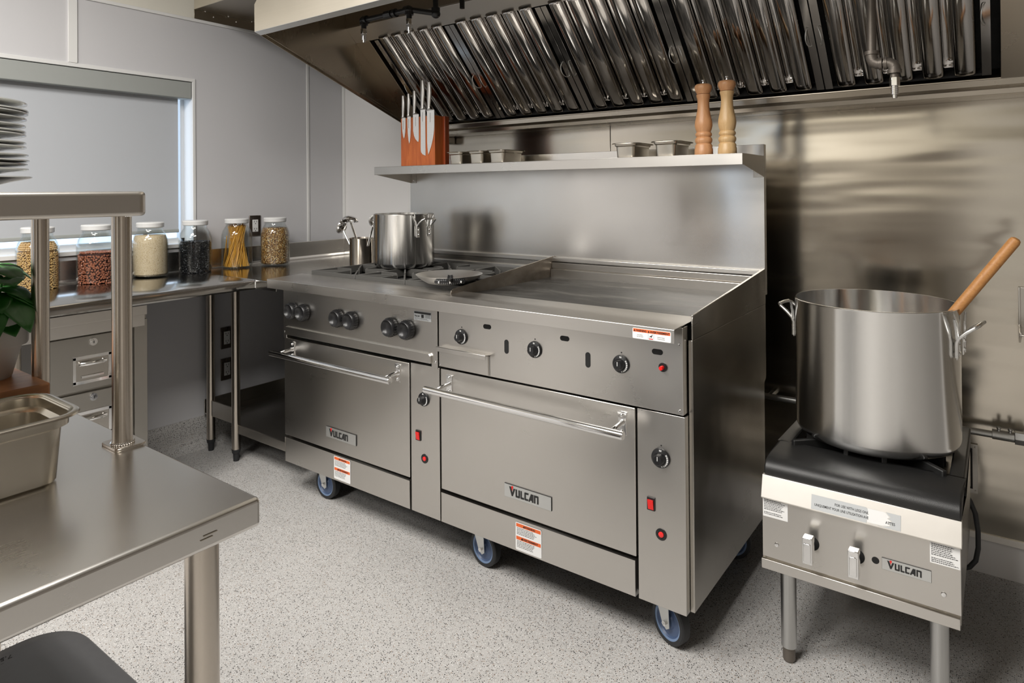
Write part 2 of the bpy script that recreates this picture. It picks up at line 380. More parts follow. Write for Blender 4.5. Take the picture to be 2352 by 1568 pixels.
# coved base of the same resin as the floor
def cove(x0, x1, y0, y1, along, h=.155):
    pr = [(0, 0), (.05, 0), (.03, .008), (.014, .024), (.008, .05), (.006, h), (0, h)]
    mb = MB()
    if along == 'y': mb.prism([(a, b) for a, b in pr], (x0, y1, 0), (1, 0, 0), (0, 0, 1), y1 - y0)
    else: mb.prism([(a, b) for a, b in pr], (x0, y0, 0), (0, -1, 0), (0, 0, 1), x1 - x0)
    return mb
struct(cove(WX, WX, YF, WY, 'y').build('baseboard_left', M['floor']))
struct(cove(WX, XR, WY, WY, 'x', .12).build('baseboard_back', M['floor']))
# joint strips
def strip(n, b): struct(b.build('trim_%d' % n, M['trim_white'], bev=.002))
strip(1, MB().box(WX, WX + .006, YF, WY, 2.205, 2.222))
strip(2, MB().box(WX, WX + .006, 2.496, 2.513, .155, 2.205))
strip(3, MB().box(WX, WX + .008, 1.224, 1.262, 1.908, 2.205))
strip(4, MB().box(WX, WX + .012, 2.765, WY, .155, 2.205).box(WX, WX + .016, 2.768, WY, .155, 2.205))
# window: vinyl jamb, frame, glass
wf = MB()
wf.box(WX - .141, WX + .006, WYR - .003, WYR + .012, WZ0 - .012, WZ1 + .015).box(WX - .141, WX + .006, WYL - .012, WYL + .003, WZ0 - .012, WZ1 + .015)
wf.box(WX - .141, WX + .006, WYL, WYR, WZ1 - .003, WZ1 + .015).box(WX - .141, WX + .012, WYL, WYR, WZ0 - .016, WZ0 + .003)
for yy in (WYL, .72, 1.775): wf.box(WX - .13, WX - .085, yy, yy + .022, WZ0, WZ1)
wf.box(WX - .13, WX - .085, WYL, WYR, WZ0, WZ0 + .028).box(WX - .13, WX - .085, WYL, WYR, WZ1 - .03, WZ1)
wn = struct(wf.build('window_1', M['vinyl'], bev=.0015))
MB().box(WX - .112, WX - .106, WYL, WYR, WZ0, WZ1).build('window_pane', M['pane'], wn)
MB().box(WX - .085, WX - .07, 1.585, 1.6, 1.085, 1.125).box(WX - .085, WX - .055, 1.56, 1.6, 1.115, 1.12).build('window_latch', M['ink'], wn, bev=.001)
t = thing('roller_blind', (WX - .03, .8, 1.8), 'pale grey roller blind drawn down over the window', 'blind')
MB().box(WX - .045, WX - .0435, WYL + .04, 1.742, 1.128, 1.82).build('blind_fabric', M['blind'], t)
MB().box(WX - .075, WX + .002, WYL + .003, 1.79, 1.802, 1.887).build('cassette', M['cassette'], t, bev=.003)
MB().box(WX - .052, WX - .036, WYL + .04, 1.742, 1.114, 1.132).build('bottom_rail', M['cassette'], t, bev=.004)
# stainless sheets on the back wall
def sheet(x0, x1, z0, z1, lab, dx=0):
    tag(MB().box(x0, x1, WY - .006 + dx, WY, z0, z1).build('wall_panel', M['steel_wall'], bev=.001), lab, 'wall panel')
sheet(-2.72, -1.4685, .125, 2.1, 'stainless wall sheet behind the knife block and small pans')
sheet(-1.4655, 1.6, .125, 2.1, 'wide stainless wall sheet behind the big stockpot and pepper mills')
tag(MB().box(-1.46, 1.6, WY - .012, WY - .004, .118, .14).build('base_strip', M['trimsteel'], bev=.001), 'thin metal strip along the foot of the stainless wall', 'trim strip')
# wall outlets
def outlet(y, z, label, hgt=.115):
    t = thing('wall_outlet', (WX, y, z), label, 'outlet', 'power outlets on the left wall')
    MB().box(WX, WX + .006, y - .035, y + .035, z - hgt / 2, z + hgt / 2).build('cover_plate', M['dk_plate'], t, bev=.002)
    MB().box(WX + .005, WX + .0085, y - .017, y + .017, z - .034, z + .034).build('receptacle', M['white'], t, bev=.001)
    for dz in (.02, -.02):
        s = MB()
        for dy in (-.007, .007): s.box(WX + .008, WX + .0089, y + dy - .0012, y + dy + .0012, z + dz - .001, z + dz + .008)
        s.cyl((WX + .008, y, z + dz - .008), (WX + .0089, y, z + dz - .008), .0028, n=10)
        s.build('socket', M['ink'], t)
M['dk_plate'] = steel('outlet_plate', (.2, .17, .15), .28, 'z', 0)
outlet(2.148, 1.13, 'steel plated wall outlet above the counter between the spaghetti and seed jars')
outlet(1.975, .536, 'wall outlet under the counter, higher of the two')
outlet(1.975, .369, 'wall outlet under the counter, lower of the two')
# ceiling light panels
def lamp(x, y, lab, sx=.6, sy=1.2):
    t = thing('ceiling_light', (x, y, CZ), lab, 'ceiling light')
    MB().box(x - sx / 2, x + sx / 2, y - sy / 2, y + sy / 2, CZ - .022, CZ - .014).build('diffuser', M['white'], t)
    L_ = bpy.data.lights.new('panel_light', 'AREA'); L_.shape = 'RECTANGLE'; L_.size = sx; L_.size_y = sy; L_.color = (1, .967, .92)
    L_.energy = PANEL_POWER * PI * sx * sy; lo = bpy.data.objects.new('panel_light', L_); COL.objects.link(lo); lo.parent = t; lo.location = (0, 0, -.026)
    g = MB()
    for a in ((-sx / 2 - .02, -sx / 2, -sy / 2 - .02, sy / 2 + .02), (sx / 2, sx / 2 + .02, -sy / 2 - .02, sy / 2 + .02), (-sx / 2, sx / 2, -sy / 2 - .02, -sy / 2), (-sx / 2, sx / 2, sy / 2, sy / 2 + .02)):
        g.box(x + a[0], x + a[1], y + a[2], y + a[3], CZ - .03, CZ)
    g.build('light_frame', M['white'], t)
lamp(-1.95, -.05, 'ceiling light panel nearest the window and corner')
lamp(-.8, .1, 'ceiling light panel above the space before the range')
lamp(-1.5, -1.8, 'ceiling light panel behind the prep table')

# ================================================================== CORNER COUNTER
CT = .92
t = thing('corner_counter', (-3.0, 1.2, 0), 'L shaped stainless counter in the room corner carrying the glass jars', 'counter')
def worktop(x0, x1, y0, y1, fx=None, fy=None):
    return MB()
prof = [(-3.345, .914), (-3.345, CT), (-2.74, CT), (-2.732, CT - .003), (-2.728, CT - .01), (-2.728, .884), (-2.734, .878), (-2.75, .878), (-2.75, .884), (-2.738, .886), (-2.738, .908), (-2.75, .914)]
tp = MB().prism([(a, b) for a, b in prof], (0, 1.742, 0), (1, 0, 0), (0, 0, 1), 2.6)
tp.build('worktop', M['steel_counter'], t)
tp = MB().box(-3.345, -2.57, 1.7445, 2.755, .914, CT).box(-2.726, -2.57, 1.741, 1.7445, .88, CT).box(-2.728, -2.722, 1.7405, 1.749, .88, CT - .001)
tp.build('corner_worktop', M['steel_counter'], t, bev=.0015)
w = MB().box(-3.3, -2.735, 1.7422, 1.7448, .9195, .9212)
for i in range(9): w.ball((-2.727, 1.742, .886 + i * .0042), .003, 8)
w.build('weld_seam', M['chrome'], t)
bs = MB().box(-3.362, -3.345, -.85, 2.77, .9, 1.02).box(-3.345, -2.545, 2.755, 2.771, .9, 1.02)
bs.prism([(0, 0), (.014, 0), (.004, .004), (0, .014)], (-3.345, 2.755, CT), (1, 0, 0), (0, 0, 1), 3.6)
bs.prism([(0, 0), (.014, 0), (.004, .004), (0, .014)], (-3.345, 2.755, CT), (0, -1, 0), (0, 0, 1), .8)
bs.build('backsplash', M['steel_top'], t, bev=.0015)
def cleg(x, y, foot=True):
    o = MB().cyl((x, y, .055), (x, y, .9), .0205).build('leg', M['tube'], t)
    MB().cyl((x, y, .0), (x, y, .04), .0135, .015).cyl((x, y, .04), (x, y, .058), .019, .022).build('rubber_foot', M['rubber'], o)
for lx, ly in ((-3.27, 1.83), (-3.04, 1.83), (-2.78, .84), (-3.3, .84)): cleg(lx, ly)
us = MB().box(-3.335, -2.6, 1.832, 2.74, .172, .178).box(-3.02, -2.6, 1.826, 1.832, .137, .179)
us.box(-3.265, -3.045, 1.822, 1.83, .18, .258).box(-3.345, -3.338, 1.835, 2.745, .165, .245)
us.build('undershelf', M['steel_side'], t, bev=.0015)
br = MB().box(-2.757, -2.75, -.85, 1.276, .835, .872).box(-2.77, -2.757, -.85, 1.27, .79, .84)
br.build('apron', M['steel'], t, bev=.001)

# drawer cabinet under the counter
t = thing('drawer_cabinet', (-3.0, 1.09, 0), 'stainless drawer cabinet with locks under the window counter', 'cabinet')
cb = MB().box(-3.3, -2.79, .895, 1.29, .12, .835).box(-2.79, -2.78, 1.24, 1.29, .12, .812).box(-2.79, -2.78, .895, 1.24, .79, .835).box(-2.79, -2.778, .895, .925, .12, .79)
cb.build('body', M['cab'], t, bev=.001)
for x_, y_ in ((-3.26, .92), (-2.82, .92), (-3.26, 1.265), (-2.82, 1.265)): MB().cyl((x_, y_, 0), (x_, y_, .122), .018).build('leg', M['tube'], t)
for k, (z0, z1) in enumerate(((.583, .782), (.375, .57), (.165, .36))):
    d = MB().box(-2.79, -2.774, .93, 1.232, z0, z1).build('drawer', M['cab'], t, bev=.0015)
    zc = z0 + .075
    h = MB()
    h.box(-2.775, -2.7715, 1.02, 1.152, zc + .04, zc + .052).box(-2.775, -2.7715, 1.02, 1.152, zc - .052, zc - .04).box(-2.775, -2.7715, 1.02, 1.03, zc - .05, zc + .05).box(-2.775, -2.7715, 1.142, 1.152, zc - .05, zc + .05)
    h.box(-2.7745, -2.7735, 1.03, 1.142, zc - .04, zc + .04, 1)
    h.tube([(-2.775, 1.045, zc + .02), (-2.763, 1.045, zc + .024), (-2.757, 1.06, zc + .024), (-2.757, 1.112, zc + .024), (-2.763, 1.127, zc + .024), (-2.775, 1.127, zc + .02)], .007, 10)
    h.box(-2.775, -2.768, 1.048, 1.124, zc - .03, zc - .022)
    h.build('handle', [M['chrome'], M['steel_side']], d, bev=.001)
    MB().cyl((-2.775, 1.088, zc + .1), (-2.767, 1.088, zc + .1), .014).cyl((-2.768, 1.088, zc + .1), (-2.764, 1.088, zc + .1), .009).box(-2.7645, -2.7635, 1.0865, 1.0895, zc + .095, zc + .105, 1).build('lock', [M['chrome'], M['ink']], d)

# ------------------------------------------------------------------ glass jars
JR = .0772
def scatter(mb, h, r, d, shape, seed, rows=None):
    """beans packed against the glass and over the top"""
    rnd = random.Random(seed)
    ico = bmesh.new(); bmesh.ops.create_icosphere(ico, subdivisions=1, radius=1)
    iv = [v.co.copy() for v in ico.verts]; fi = [[v.index for v in f_.verts] for f_ in ico.faces]; ico.free()
    def put(p, out):
        q = Vector(out).to_track_quat('X', 'Z').to_matrix() @ Matrix.Rotation(rnd.uniform(0, PI), 3, 'X')
        s_ = rnd.uniform(.9, 1.08)
        mb.add([p + q @ Vector((v.x * shape[0] * s_, v.y * shape[1] * s_, v.z * shape[2] * s_)) for v in iv], fi)
    n = int(2 * PI * r / d); rows = int(h / (d * .86))
    for j in range(rows):
        for i in range(n):
            a = 2 * PI * (i + .5 * (j % 2) + rnd.uniform(-.3, .3)) / n; z = (j + .5) * d * .86 + rnd.uniform(-.32, .32) * d
            rr = r - rnd.uniform(0, .25) * d
            put(Vector((rr * math.cos(a), rr * math.sin(a), z)), (math.cos(a), math.sin(a), 0))
    rr = r - d * .8
    while rr > 0:
        k = max(1, int(2 * PI * rr / d))
        for i in range(k):
            a = 2 * PI * (i + rnd.random() * .3) / k
            put(Vector((rr * math.cos(a), rr * math.sin(a), h + rnd.uniform(-.1, .25) * d)), (rnd.uniform(-.3, .3), rnd.uniform(-.3, .3), 1))
        rr -= d
def jar(x, y, fill, label, htot=.26):
    t = thing('glass_jar', (x, y, CT), label, 'jar', 'glass storage jars on the counter')
    R = JR
    out = [(0.0, .001), (.068, .001), (.0745, .006), (R, .016), (R, .158), (.0755, .176), (.069, .197), (.060, .212), (.0545, .221), (.0535, .238)]
    inn = [(.050, .238), (.051, .221), (.0565, .2115), (.066, .196), (.0725, .175), (.0742, .158), (.0742, .018), (.071, .01), (.066, .007), (0.0, .006)]
    MB().lathe(out + inn, n=56, ends=False).build('jar_body', M['glass'], t, local=True)
    lp = [(.0, .234), (.0555, .234), (.0585, .236), (.0595, .24), (.0585, .246), (.0597, .25), (.0597, .255), (.057, .2585), (.05, .2595), (0.0, .2585)]
    MB().lathe(lp, n=56, ends=False).build('lid', M['white'], t, local=True)
    r = .0732
    def core(h, rr): return [(0, .008), (rr - .006, .008), (rr, .016), (rr, min(h, .158))] + ([(rr - .0015, .175), (rr - .008, .196), (rr - .012, min(h, .205))] if h > .17 else []) + [(0, h)]
    if fill[0] == 'beans':
        _, h, d, shape, mat, coremat = fill
        mb = MB(); mb.lathe(core(h - .004, r - 1.0 * d), n=40, ends=False, mi=1)
        if h > .16: scatter(mb, .158, r - shape[0], d, shape, 3); s2 = MB(); 
        else: scatter(mb, h, r - shape[0], d, shape, 5)
        if h > .16:
            for zz, q in ((.166, .0725), (.1735, .0705), (.181, .068), (.188, .0645), (.194, .061)):
                k = int(2 * PI * (q - shape[0]) / d); rnd = random.Random(int(zz * 1e4))
                iv = None
                for i in range(k):
                    a = 2 * PI * (i + rnd.random() * .4) / k
                    mb.ball(((q - shape[0] - .002) * math.cos(a), (q - shape[0] - .002) * math.sin(a), zz), shape[1], 8)
        o = mb.build('beans', [mat, coremat], t, local=True); o['kind'] = 'stuff'
    elif fill[0] == 'fine':
        _, h, mat = fill
        o = MB().lathe(core(h, r), n=56, ends=False).build('dry_goods', mat, t, local=True); o['kind'] = 'stuff'
    else:
        mb = MB(); rnd = random.Random(4)
        for i in range(170):
            a0 = rnd.uniform(0, 2 * PI); rb = .066 * math.sqrt(rnd.uniform(.25, 1)); tw = rnd.uniform(1.0, 2.6)
            rt = .044 * math.sqrt(rnd.uniform(.2, 1)); ax, ay = rnd.uniform(-.006, .006), rnd.uniform(-.006, .006)
            mb.cyl((rb * math.cos(a0), rb * math.sin(a0), .009), (rt * math.cos(a0 + tw) + ax, rt * math.sin(a0 + tw) + ay, rnd.uniform(.215, .233)), .0011, n=5)
        for i in range(6):
            a0 = 3.4 + i * .12; mb.cyl((.069 * math.cos(a0), .069 * math.sin(a0), .012), (.05 * math.cos(a0 + .5), .05 * math.sin(a0 + .5), .17), .001, n=5)
        o = mb.build('spaghetti', M['spag'], t, local=True); o['kind'] = 'stuff'
jar(-3.2605, 1.0703, ('beans', .20, .0078, (.0036, .0039, .0037), M['soy'], M['soy_core']), 'glass jar of round yellow soybeans with white lid')
jar(-3.2576, 1.2937, ('beans', .135, .0105, (.0036, .0066, .0042), M['kidney'], M['kid_core']), 'glass jar half filled with reddish brown beans')
jar(-3.2660, 1.5317, ('fine', .198, M['grain']), 'glass jar of fine pale beige grain beside the window edge')
jar(-3.2640, 1.7502, ('beans', .152, .0066, (.0032, .0042, .0034), M['blackbean'], M['dark']), 'glass jar of small black beans with white lid')
jar(-3.2561, 1.9708, ('spag',), 'glass jar of upright dry spaghetti')
jar(-3.2059, 2.1669, ('fine', .204, M['seeds']), 'glass jar of golden brown mixed seeds nearest the corner')
#PART2
# ================================================================== THE RANGE
t = R_ = thing('cooking_range', (-1.61, 2.1, 0), 'large stainless range with six burners, griddle, two ovens and a high shelf', 'range')
S = M['steel']
cb = MB().box(-2.52, -.71, 1.782, 2.47, .15, .925)
cb.build('chassis', M['dark'], t)
MB().box(-2.52, -.704, 2.4705, 2.476, .15, 1.0).build('rear_panel', M['steel_side'], t)
side = MB().yz([(1.7766, .147), (2.462, .147), (2.462, .62), (2.485, .635), (2.485, .8985), (1.7766, .8985)], -.7025, -.690)
side.build('side_panel', M['steel_side'], t, bev=.001)
MB().yz([(1.7766, .147), (2.47, .147), (2.47, .93), (1.7766, .93)], -2.527, -2.52).build('side_panel', M['steel_side'], t, bev=.001)
gp = MB().yz([(1.778, .9), (2.486, .9), (2.486, 1.027), (1.79, .9675), (1.781, .962), (1.778, .952)], -.6935, -.690).yz([(1.79, .9), (2.486, .9), (2.486, 1.027), (1.79, .966)], -.699, -.6935)
gp.build('splash_guard', M['steel_side'], t, bev=.0008)
MB().yz([(1.80, .92), (2.485, .92), (2.485, 1.025), (1.812, .9625), (1.803, .957), (1.80, .948)], -1.6035, -1.5995).build('splash_guard', M['guard'], t, bev=.0006)
# front rail, a bent sheet
MB().yz([(1.69, .904), (1.692, .904), (1.692, .9395), (1.866, .9455), (1.866, .925), (1.868, .925), (1.868, .9475), (1.6915, .942), (1.69, .9405)], -2.562, -.707).box(-2.562, -2.56, 1.69, 1.78, .905, .942).build('front_rail', M['steel'], t, bev=.0006)
def rounded_holes_panel(name, x0, x1, z0, z1, y, dep, par, extra=None):
    return MB().box(x0, x1, y, y + dep, z0, z1).build(name, S, par, bev=.0012)
pl = MB().xz([(-2.524, .684), (-2.503, .684), (-2.503, .7), (-1.646, .7), (-1.646, .684), (-1.6165, .684), (-1.6165, .938), (-2.524, .938)], 1.745, 1.78).build('burner_control_panel', S, t, bev=.0012)
pr = rounded_holes_panel('griddle_control_panel', -1.6095, -.7055, .697, .938, 1.745, .035, t)
MB().prism([(-2.503, .702), (-1.644, .702), (-1.644, .729), (-1.652, .736), (-2.50, .736)], (0, 1.745, 0), (1, 0, 0), (0, 0, 1), .009).build('drip_trim', S, t, bev=.0012)
def screws(par, pts, y=1.745, r=.0042):
    mb = MB()
    for x, z in pts: mb.lathe([(r, 0), (r, .001), (r * .8, .0026), (0, .0034)], n=12, mat=Matrix.Translation((x, y, z)) @ Matrix.Rotation(PI / 2, 4, 'X'), ends=False)
    mb.build('screws', M['chrome'], par)
screws(pl, [(-2.5165, .7107), (-1.6265, .7087), (-1.6265, .9)])
screws(pr, [(-1.6007, .7062), (-1.6007, .9), (-.7147, .8923), (-.7152, .7082)])
# oblong holes in the griddle panel, their shade painted as flat black shapes
h = MB()
def oblong(x, z, w_, h_, y=1.7447, n=10):
    a, b = w_ / 2, h_ / 2; r = min(a, b); pts = []
    for cx, cz, a0 in ((a - r, -(b - r), -90), (a - r, b - r, 0), (-(a - r), b - r, 90), (-(a - r), -(b - r), 180)):
        for i in range(n + 1):
            q = math.radians(a0 + 90 * i / n); pts.append((x + cx + r * math.cos(q), z + cz + r * math.sin(q)))
    return pts
for x, z in ((-1.39, .862), (-1.0855, .861), (-.7803, .862)): h.xz(oblong(x, z, .033, .0155), 1.7442, 1.7460)
for x, z in ((-1.3095, .806), (-1.0039, .807)): h.xz(oblong(x, z, .017, .046), 1.7442, 1.7460)
h.build('sight_holes', M['dark'], pr)
# knobs
def burner_knob(x, z):
    k = thing_part('burner_knob', t, (x, 1.745, z))
    rot = Matrix.Rotation(PI / 2, 4, 'X')
    mb = MB().lathe([(.030, 0), (.034, .003), (.0355, .012), (.034, .022), (.031, .030), (.029, .0315), (.0275, .029), (.022, .021), (.012, .0165), (0, .0155)], n=40, mat=rot, ends=False)
    for i in range(24):
        a = 2 * PI * i / 24; mb.box(-.0015, .0015, -.02, -.004, .0335, .0362, mat=Matrix.Rotation(a, 4, 'Y'))
    k2 = mb.build('burner_knob', M['black'], t, local=True, bev=.0005); k2.location = k
def thing_part(name, par, loc):
    q = par.location; return (loc[0] - q.x, loc[1] - q.y, loc[2] - q.z)
proto = None
for x, z in ((-2.449, .8095), (-2.371, .8095), (-2.150, .8095), (-2.066, .8095), (-1.845, .8095), (-1.759, .8095)):
    if proto is None:
        burner_knob(x, z); proto = [c for c in t.children if c.name.startswith('burner_knob')][0]
    else:
        c = proto.copy(); COL.objects.link(c); c.parent = t; c.location = thing_part('', t, (x, 1.745, z))
def dial(par, x, z, y, s=1.0):
    rot = Matrix.Translation((x, y, z)) @ Matrix.Rotation(PI / 2, 4, 'X')
    mb = MB().lathe([(.0255 * s, 0), (.0265 * s, .002), (.0255 * s, .006), (.0165 * s, .009), (.016 * s, .01)], n=40, mat=rot, ends=False)
    mb.lathe([(.0165 * s, .008), (.0155 * s, .012), (.0135 * s, .024), (.012 * s, .026), (0, .026)], n=10, mat=rot, ends=False)
    for a_, L in ((90, 3), (35, 2), (20, 2), (5, 2), (-10, 2), (-25, 2), (-40, 2), (-55, 2), (-72, 2)):
        a = math.radians(a_)
        for q in range(L):
            aa = a + (q - L / 2) * .11; c = (x + .0212 * s * math.cos(aa), y - .0078, z + .0212 * s * math.sin(aa))
            mb.box(-.0007 * s, .0007 * s, -.0004, .0004, -.0022 * s, .0022 * s, 1, Matrix.Translation(c) @ Matrix.Rotation(PI / 2 - aa, 4, 'Y'))
    mb.box(-.0008, .0008, -.0265, -.0255, -.001, .011, 1, Matrix.Translation((x, y, z)))
    mb.build('thermostat_knob', [M['black'], M['label']], par)
    MB().cyl((x + .001, y + .001, z + .033 * s), (x + .001, y - .0006, z + .033 * s), .0022, n=10).build('marker', M['ink'], par)
for x, z in ((-1.503, .8145), (-1.197, .812), (-.893, .8115)): dial(t, x, z, 1.745)
dial(t, -1.688, .565, 1.75, .95); dial(t, -.7745, .565, 1.75, 1.05)
for x, z in ((-1.717, .4288), (-.805, .4288)):
    sw = MB().box(x - .012, x + .012, 1.746, 1.751, z - .0185, z + .0185).build('rocker_switch', M['black'], t, bev=.001)
    MB().yz([(1.7465, -.0155 + z), (1.7465, .012 + z), (1.741, .0135 + z), (1.742, 0.004 + z), (1.7455, -.0155 + z)], x - .0085, x + .0085).build('rocker', M['red'], sw, bev=.0008)
for x, z in ((-1.6873, .3502), (-.7756, .3503)):
    rot = Matrix.Translation((x, 1.75, z)) @ Matrix.Rotation(PI / 2, 4, 'X')
    lg = MB().lathe([(.0165, 0), (.0165, .0015), (.0155, .002), (.0095, .0018), (.009, 0)], n=32, mat=rot, ends=False).lathe([(.009, .0002), (0, .0003)], n=32, mat=rot, ends=False).build('indicator_light', M['black'], t)
    MB().lathe([(.0078, 0), (.0078, .003), (.006, .0042), (0, .0045)], n=24, mat=rot, ends=False).build('lens', M['red_glow'], lg)
rot = Matrix.Translation((-.7635, 1.745, .8215)) @ Matrix.Rotation(PI / 2, 4, 'X')
ig = MB().lathe([(.0125, 0), (.0128, .003), (.0115, .005), (.0, .005)], n=28, mat=rot, ends=False).build('igniter_bezel', M['black'], t)
MB().lathe([(.0058, .004), (.0058, .017), (.005, .0185), (0, .019)], n=20, mat=rot, ends=False).build('igniter_button', M['red'], ig)
# grease drawer in the griddle panel
gd = MB().box(-1.6, -1.385, 1.742, 1.7465, .699, .7665).build('grease_drawer', S, t, bev=.0008)
MB().yz([(1.7445, .764), (1.7445, .769), (1.722, .773), (1.719, .771), (1.719, .757), (1.7205, .757), (1.7205, .7695), (1.7445, .766)], -1.601, -1.379).build('drawer_lip', S, gd, bev=.0005)
MB().cyl((-1.492, 1.7425, .752), (-1.492, 1.7415, .752), .0028, n=10).box(-1.381, -1.3795, 1.7443, 1.7452, .7, .765).build('slot', M['ink'], gd)
# ovens
def oven(x0, x1, bx, lab):
    d = MB().box(x0, x1, 1.75, 1.781, .2625, .684 if x0 < -2 else .689).build('oven_door', S, t, bev=.0025)
    hy, hz = 1.668, .635
    m0, m1 = (x0 + .062, x1 - .057) if x0 < -2 else (x0 + .043, x1 - .04)
    h0, h1 = (m0 - .042, m1 + .044)
    hb = MB().cyl((h0 + .002, hy, hz), (h1 - .002, hy, hz), .0128, n=28).cyl((h0, hy, hz), (h0 + .004, hy, hz), .0118, n=28).cyl((h1 - .004, hy, hz), (h1, hy, hz), .0118, n=28)
    for mx in (m0, m1):
        hb.tube([(mx, 1.75, hz + .006), (mx, 1.735, hz + .006), (mx, 1.71, hz + .004), (mx, 1.675, hz)], [.011, .0075, .0072, .0085], 14)
        hb.prism([(mx - .015, hz - .03), (mx - .008, hz - .027), (mx + .008, hz - .027), (mx + .015, hz - .03), (mx + .012, hz - .008), (mx + .012, hz + .016), (mx + .015, hz + .036), (mx + .008, hz + .039), (mx - .008, hz + .039), (mx - .015, hz + .036), (mx - .012, hz + .016), (mx - .012, hz - .008)], (0, 1.75, 0), (1, 0, 0), (0, 0, 1), .004)
        for dz in (.028, -.018): hb.ball((mx, 1.745, hz + dz), .0058, 12)
    hb.build('door_handle', M['chrome'], d, bev=.0006)
    b = MB().box(bx, bx + .1825, 1.7462, 1.7505, .3145, .3565)
    b.box(bx - .0006, bx + .1831, 1.7468, 1.7504, .3139, .3571, 1)
    logo_into(b, (bx + .02, 1.7462, .322), (1, 0, 0), (0, 0, 1), .0292, 1, 2)
    b.build('nameplate', [M['zinc'], M['ink'], M['red']], d)
oven(-2.526, -1.7635, -2.2395, 0); oven(-1.607, -.853, -1.3238, 0)
for x0, x1 in ((-2.5245, -1.7645), (-1.6085, -.8565)):
    MB().box(x0, x1, 1.75, 1.78, .1465, .2505).box(x0, x1, 1.75, 1.80, .2485, .2505).build('kick_plate', S, t, bev=.0012)
    MB().box(x0 + .01, x1 - .01, 1.79, 1.8, .25, .27).build('vent_gap_shade', M['dark'], t)  # black strip painting the shade in the gap above the kick plate
for x0, x1, z1 in ((-1.755, -1.6135, .688), (-.8465, -.7035, .691)):
    MB().box(x0, x1, 1.75, 1.78, .1465, z1).build('front_column', S, t, bev=.0012)
def warn(x, z0, z1, w_, y=1.7497):
    s_ = MB(); Y = y
    s_.xz(rrect(x, x + w_, z0, z1, .004, 3), Y - .0003, Y, 0)
    zm = (z0 + z1) / 2 + .002
    for zt, word, sd in ((z1 - .003, 'WARNING', 3), (zm - .002, 'AVERTISSEMENT', 9)):
        s_.xz([(x + .003, zt - .011), (x + w_ - .003, zt - .011), (x + w_ - .003, zt), (x + .003, zt)], Y - .0005, Y, 1)
        text_into(s_, word, .0085, (x + w_ / 2 + .006, Y - .0005, zt - .0085), (1, 0, 0), (0, 0, 1), .0002, 2, align='CENTER', bold=.0003)
        tw = w_ * (.26 if word == 'WARNING' else .42)
        s_.xz([(x + w_ / 2 + .002 - tw / 2 - .01, zt - .009), (x + w_ / 2 + .002 - tw / 2 - .002, zt - .009), (x + w_ / 2 - .004 - tw / 2, zt - .0015)], Y - .0007, Y, 2)
        lines_of_print(s_, (x + .006, Y - .0005, zt - .0155), (1, 0, 0), (0, 0, 1), w_ - .02, 5, .0047, .0016, 2, sd)
    s_.build('warning_sticker', [M['label'], M['orange'], M['ink']], t)
warn(-2.195, .154, .2455, .1005); warn(-1.282, .152, .241, .1015)
# hot surface sticker on the rail
s_ = MB(); Y = 1.6896; x, z0, z1, w_ = -.829, .9055, .9345, .113
s_.xz(rrect(x, x + w_, z0, z1, .003, 3), Y - .0003, Y, 0)
s_.xz([(x + .002, z1 - .0105), (x + w_ - .002, z1 - .0105), (x + w_ - .002, z1 - .0015), (x + .002, z1 - .0015)], Y - .0005, Y, 1)
text_into(s_, 'WARNING', .0078, (x + .011, Y - .0005, z1 - .009), (1, 0, 0), (0, 0, 1), .0002, 2, width=.031, bold=.0003)
text_into(s_, 'AVERTISSEMENT', .0078, (x + .053, Y - .0005, z1 - .009), (1, 0, 0), (0, 0, 1), .0002, 2, width=.057, bold=.0003)
for q in (x + .0035, x + .0455): s_.xz([(q, z1 - .009), (q + .006, z1 - .009), (q + .003, z1 - .003)], Y - .0007, Y, 2)
text_into(s_, 'Hot surface.', .0034, (x + .014, Y - .0004, z0 + .010), (1, 0, 0), (0, 0, 1), .0002, 2)
text_into(s_, 'Do not touch.', .0034, (x + .013, Y - .0004, z0 + .0055), (1, 0, 0), (0, 0, 1), .0002, 2)
text_into(s_, 'Surface chaude.', .0034, (x + .074, Y - .0004, z0 + .0095), (1, 0, 0), (0, 0, 1), .0002, 2)
text_into(s_, 'Ne pas toucher.', .0034, (x + .074, Y - .0004, z0 + .005), (1, 0, 0), (0, 0, 1), .0002, 2)
for a in ((x + .0465, x + .047), (x + .063, x + .0635)): s_.box(a[0], a[1], Y - .0004, Y, z0 + .002, z1 - .0105, 2)
s_.box(x + .049, x + .061, Y - .0004, Y, z0 + .002, z0 + .0045, 3)
s_.xz([(x + .051, z0 + .008), (x + .053, z0 + .012), (x + .056, z0 + .0115), (x + .0585, z0 + .0165), (x + .0595, z0 + .0165), (x + .0585, z0 + .0105), (x + .0565, z0 + .006), (x + .0555, z0 + .009), (x + .0525, z0 + .0085), (x + .052, z0 + .0065)], Y - .0005, Y, 2)
s_.build('warning_sticker', [M['label'], M['orange'], M['ink'], M['red']], t)
# rating label on the left panel
s_ = MB(); x, z0, z1, w_ = -1.731, .849, .882, .086; Y = 1.7448
s_.box(x, x + w_, Y - .0003, Y, z0, z1, 0); s_.box(x + .002, x + w_ - .002, Y - .0005, Y, z1 - .009, z1 - .002, 1)
logo_into(s_, (x + .004, Y - .0003, z0 + .012), (1, 0, 0), (0, 0, 1), .0062, 1, 1, .0002)
s_.box(x + .037, x + .049, Y - .0006, Y, z0 + .01, z0 + .022, 1)
lines_of_print(s_, (x + .057, Y - .0004, z0 + .0205), (1, 0, 0), (0, 0, 1), .026, 3, .004, .0013, 1, 2)
lines_of_print(s_, (x + .004, Y - .0004, z0 + .0065), (1, 0, 0), (0, 0, 1), .08, 2, .004, .0013, 1, 8)
s_.build('rating_label', [M['label_grey'], M['ink']], t)
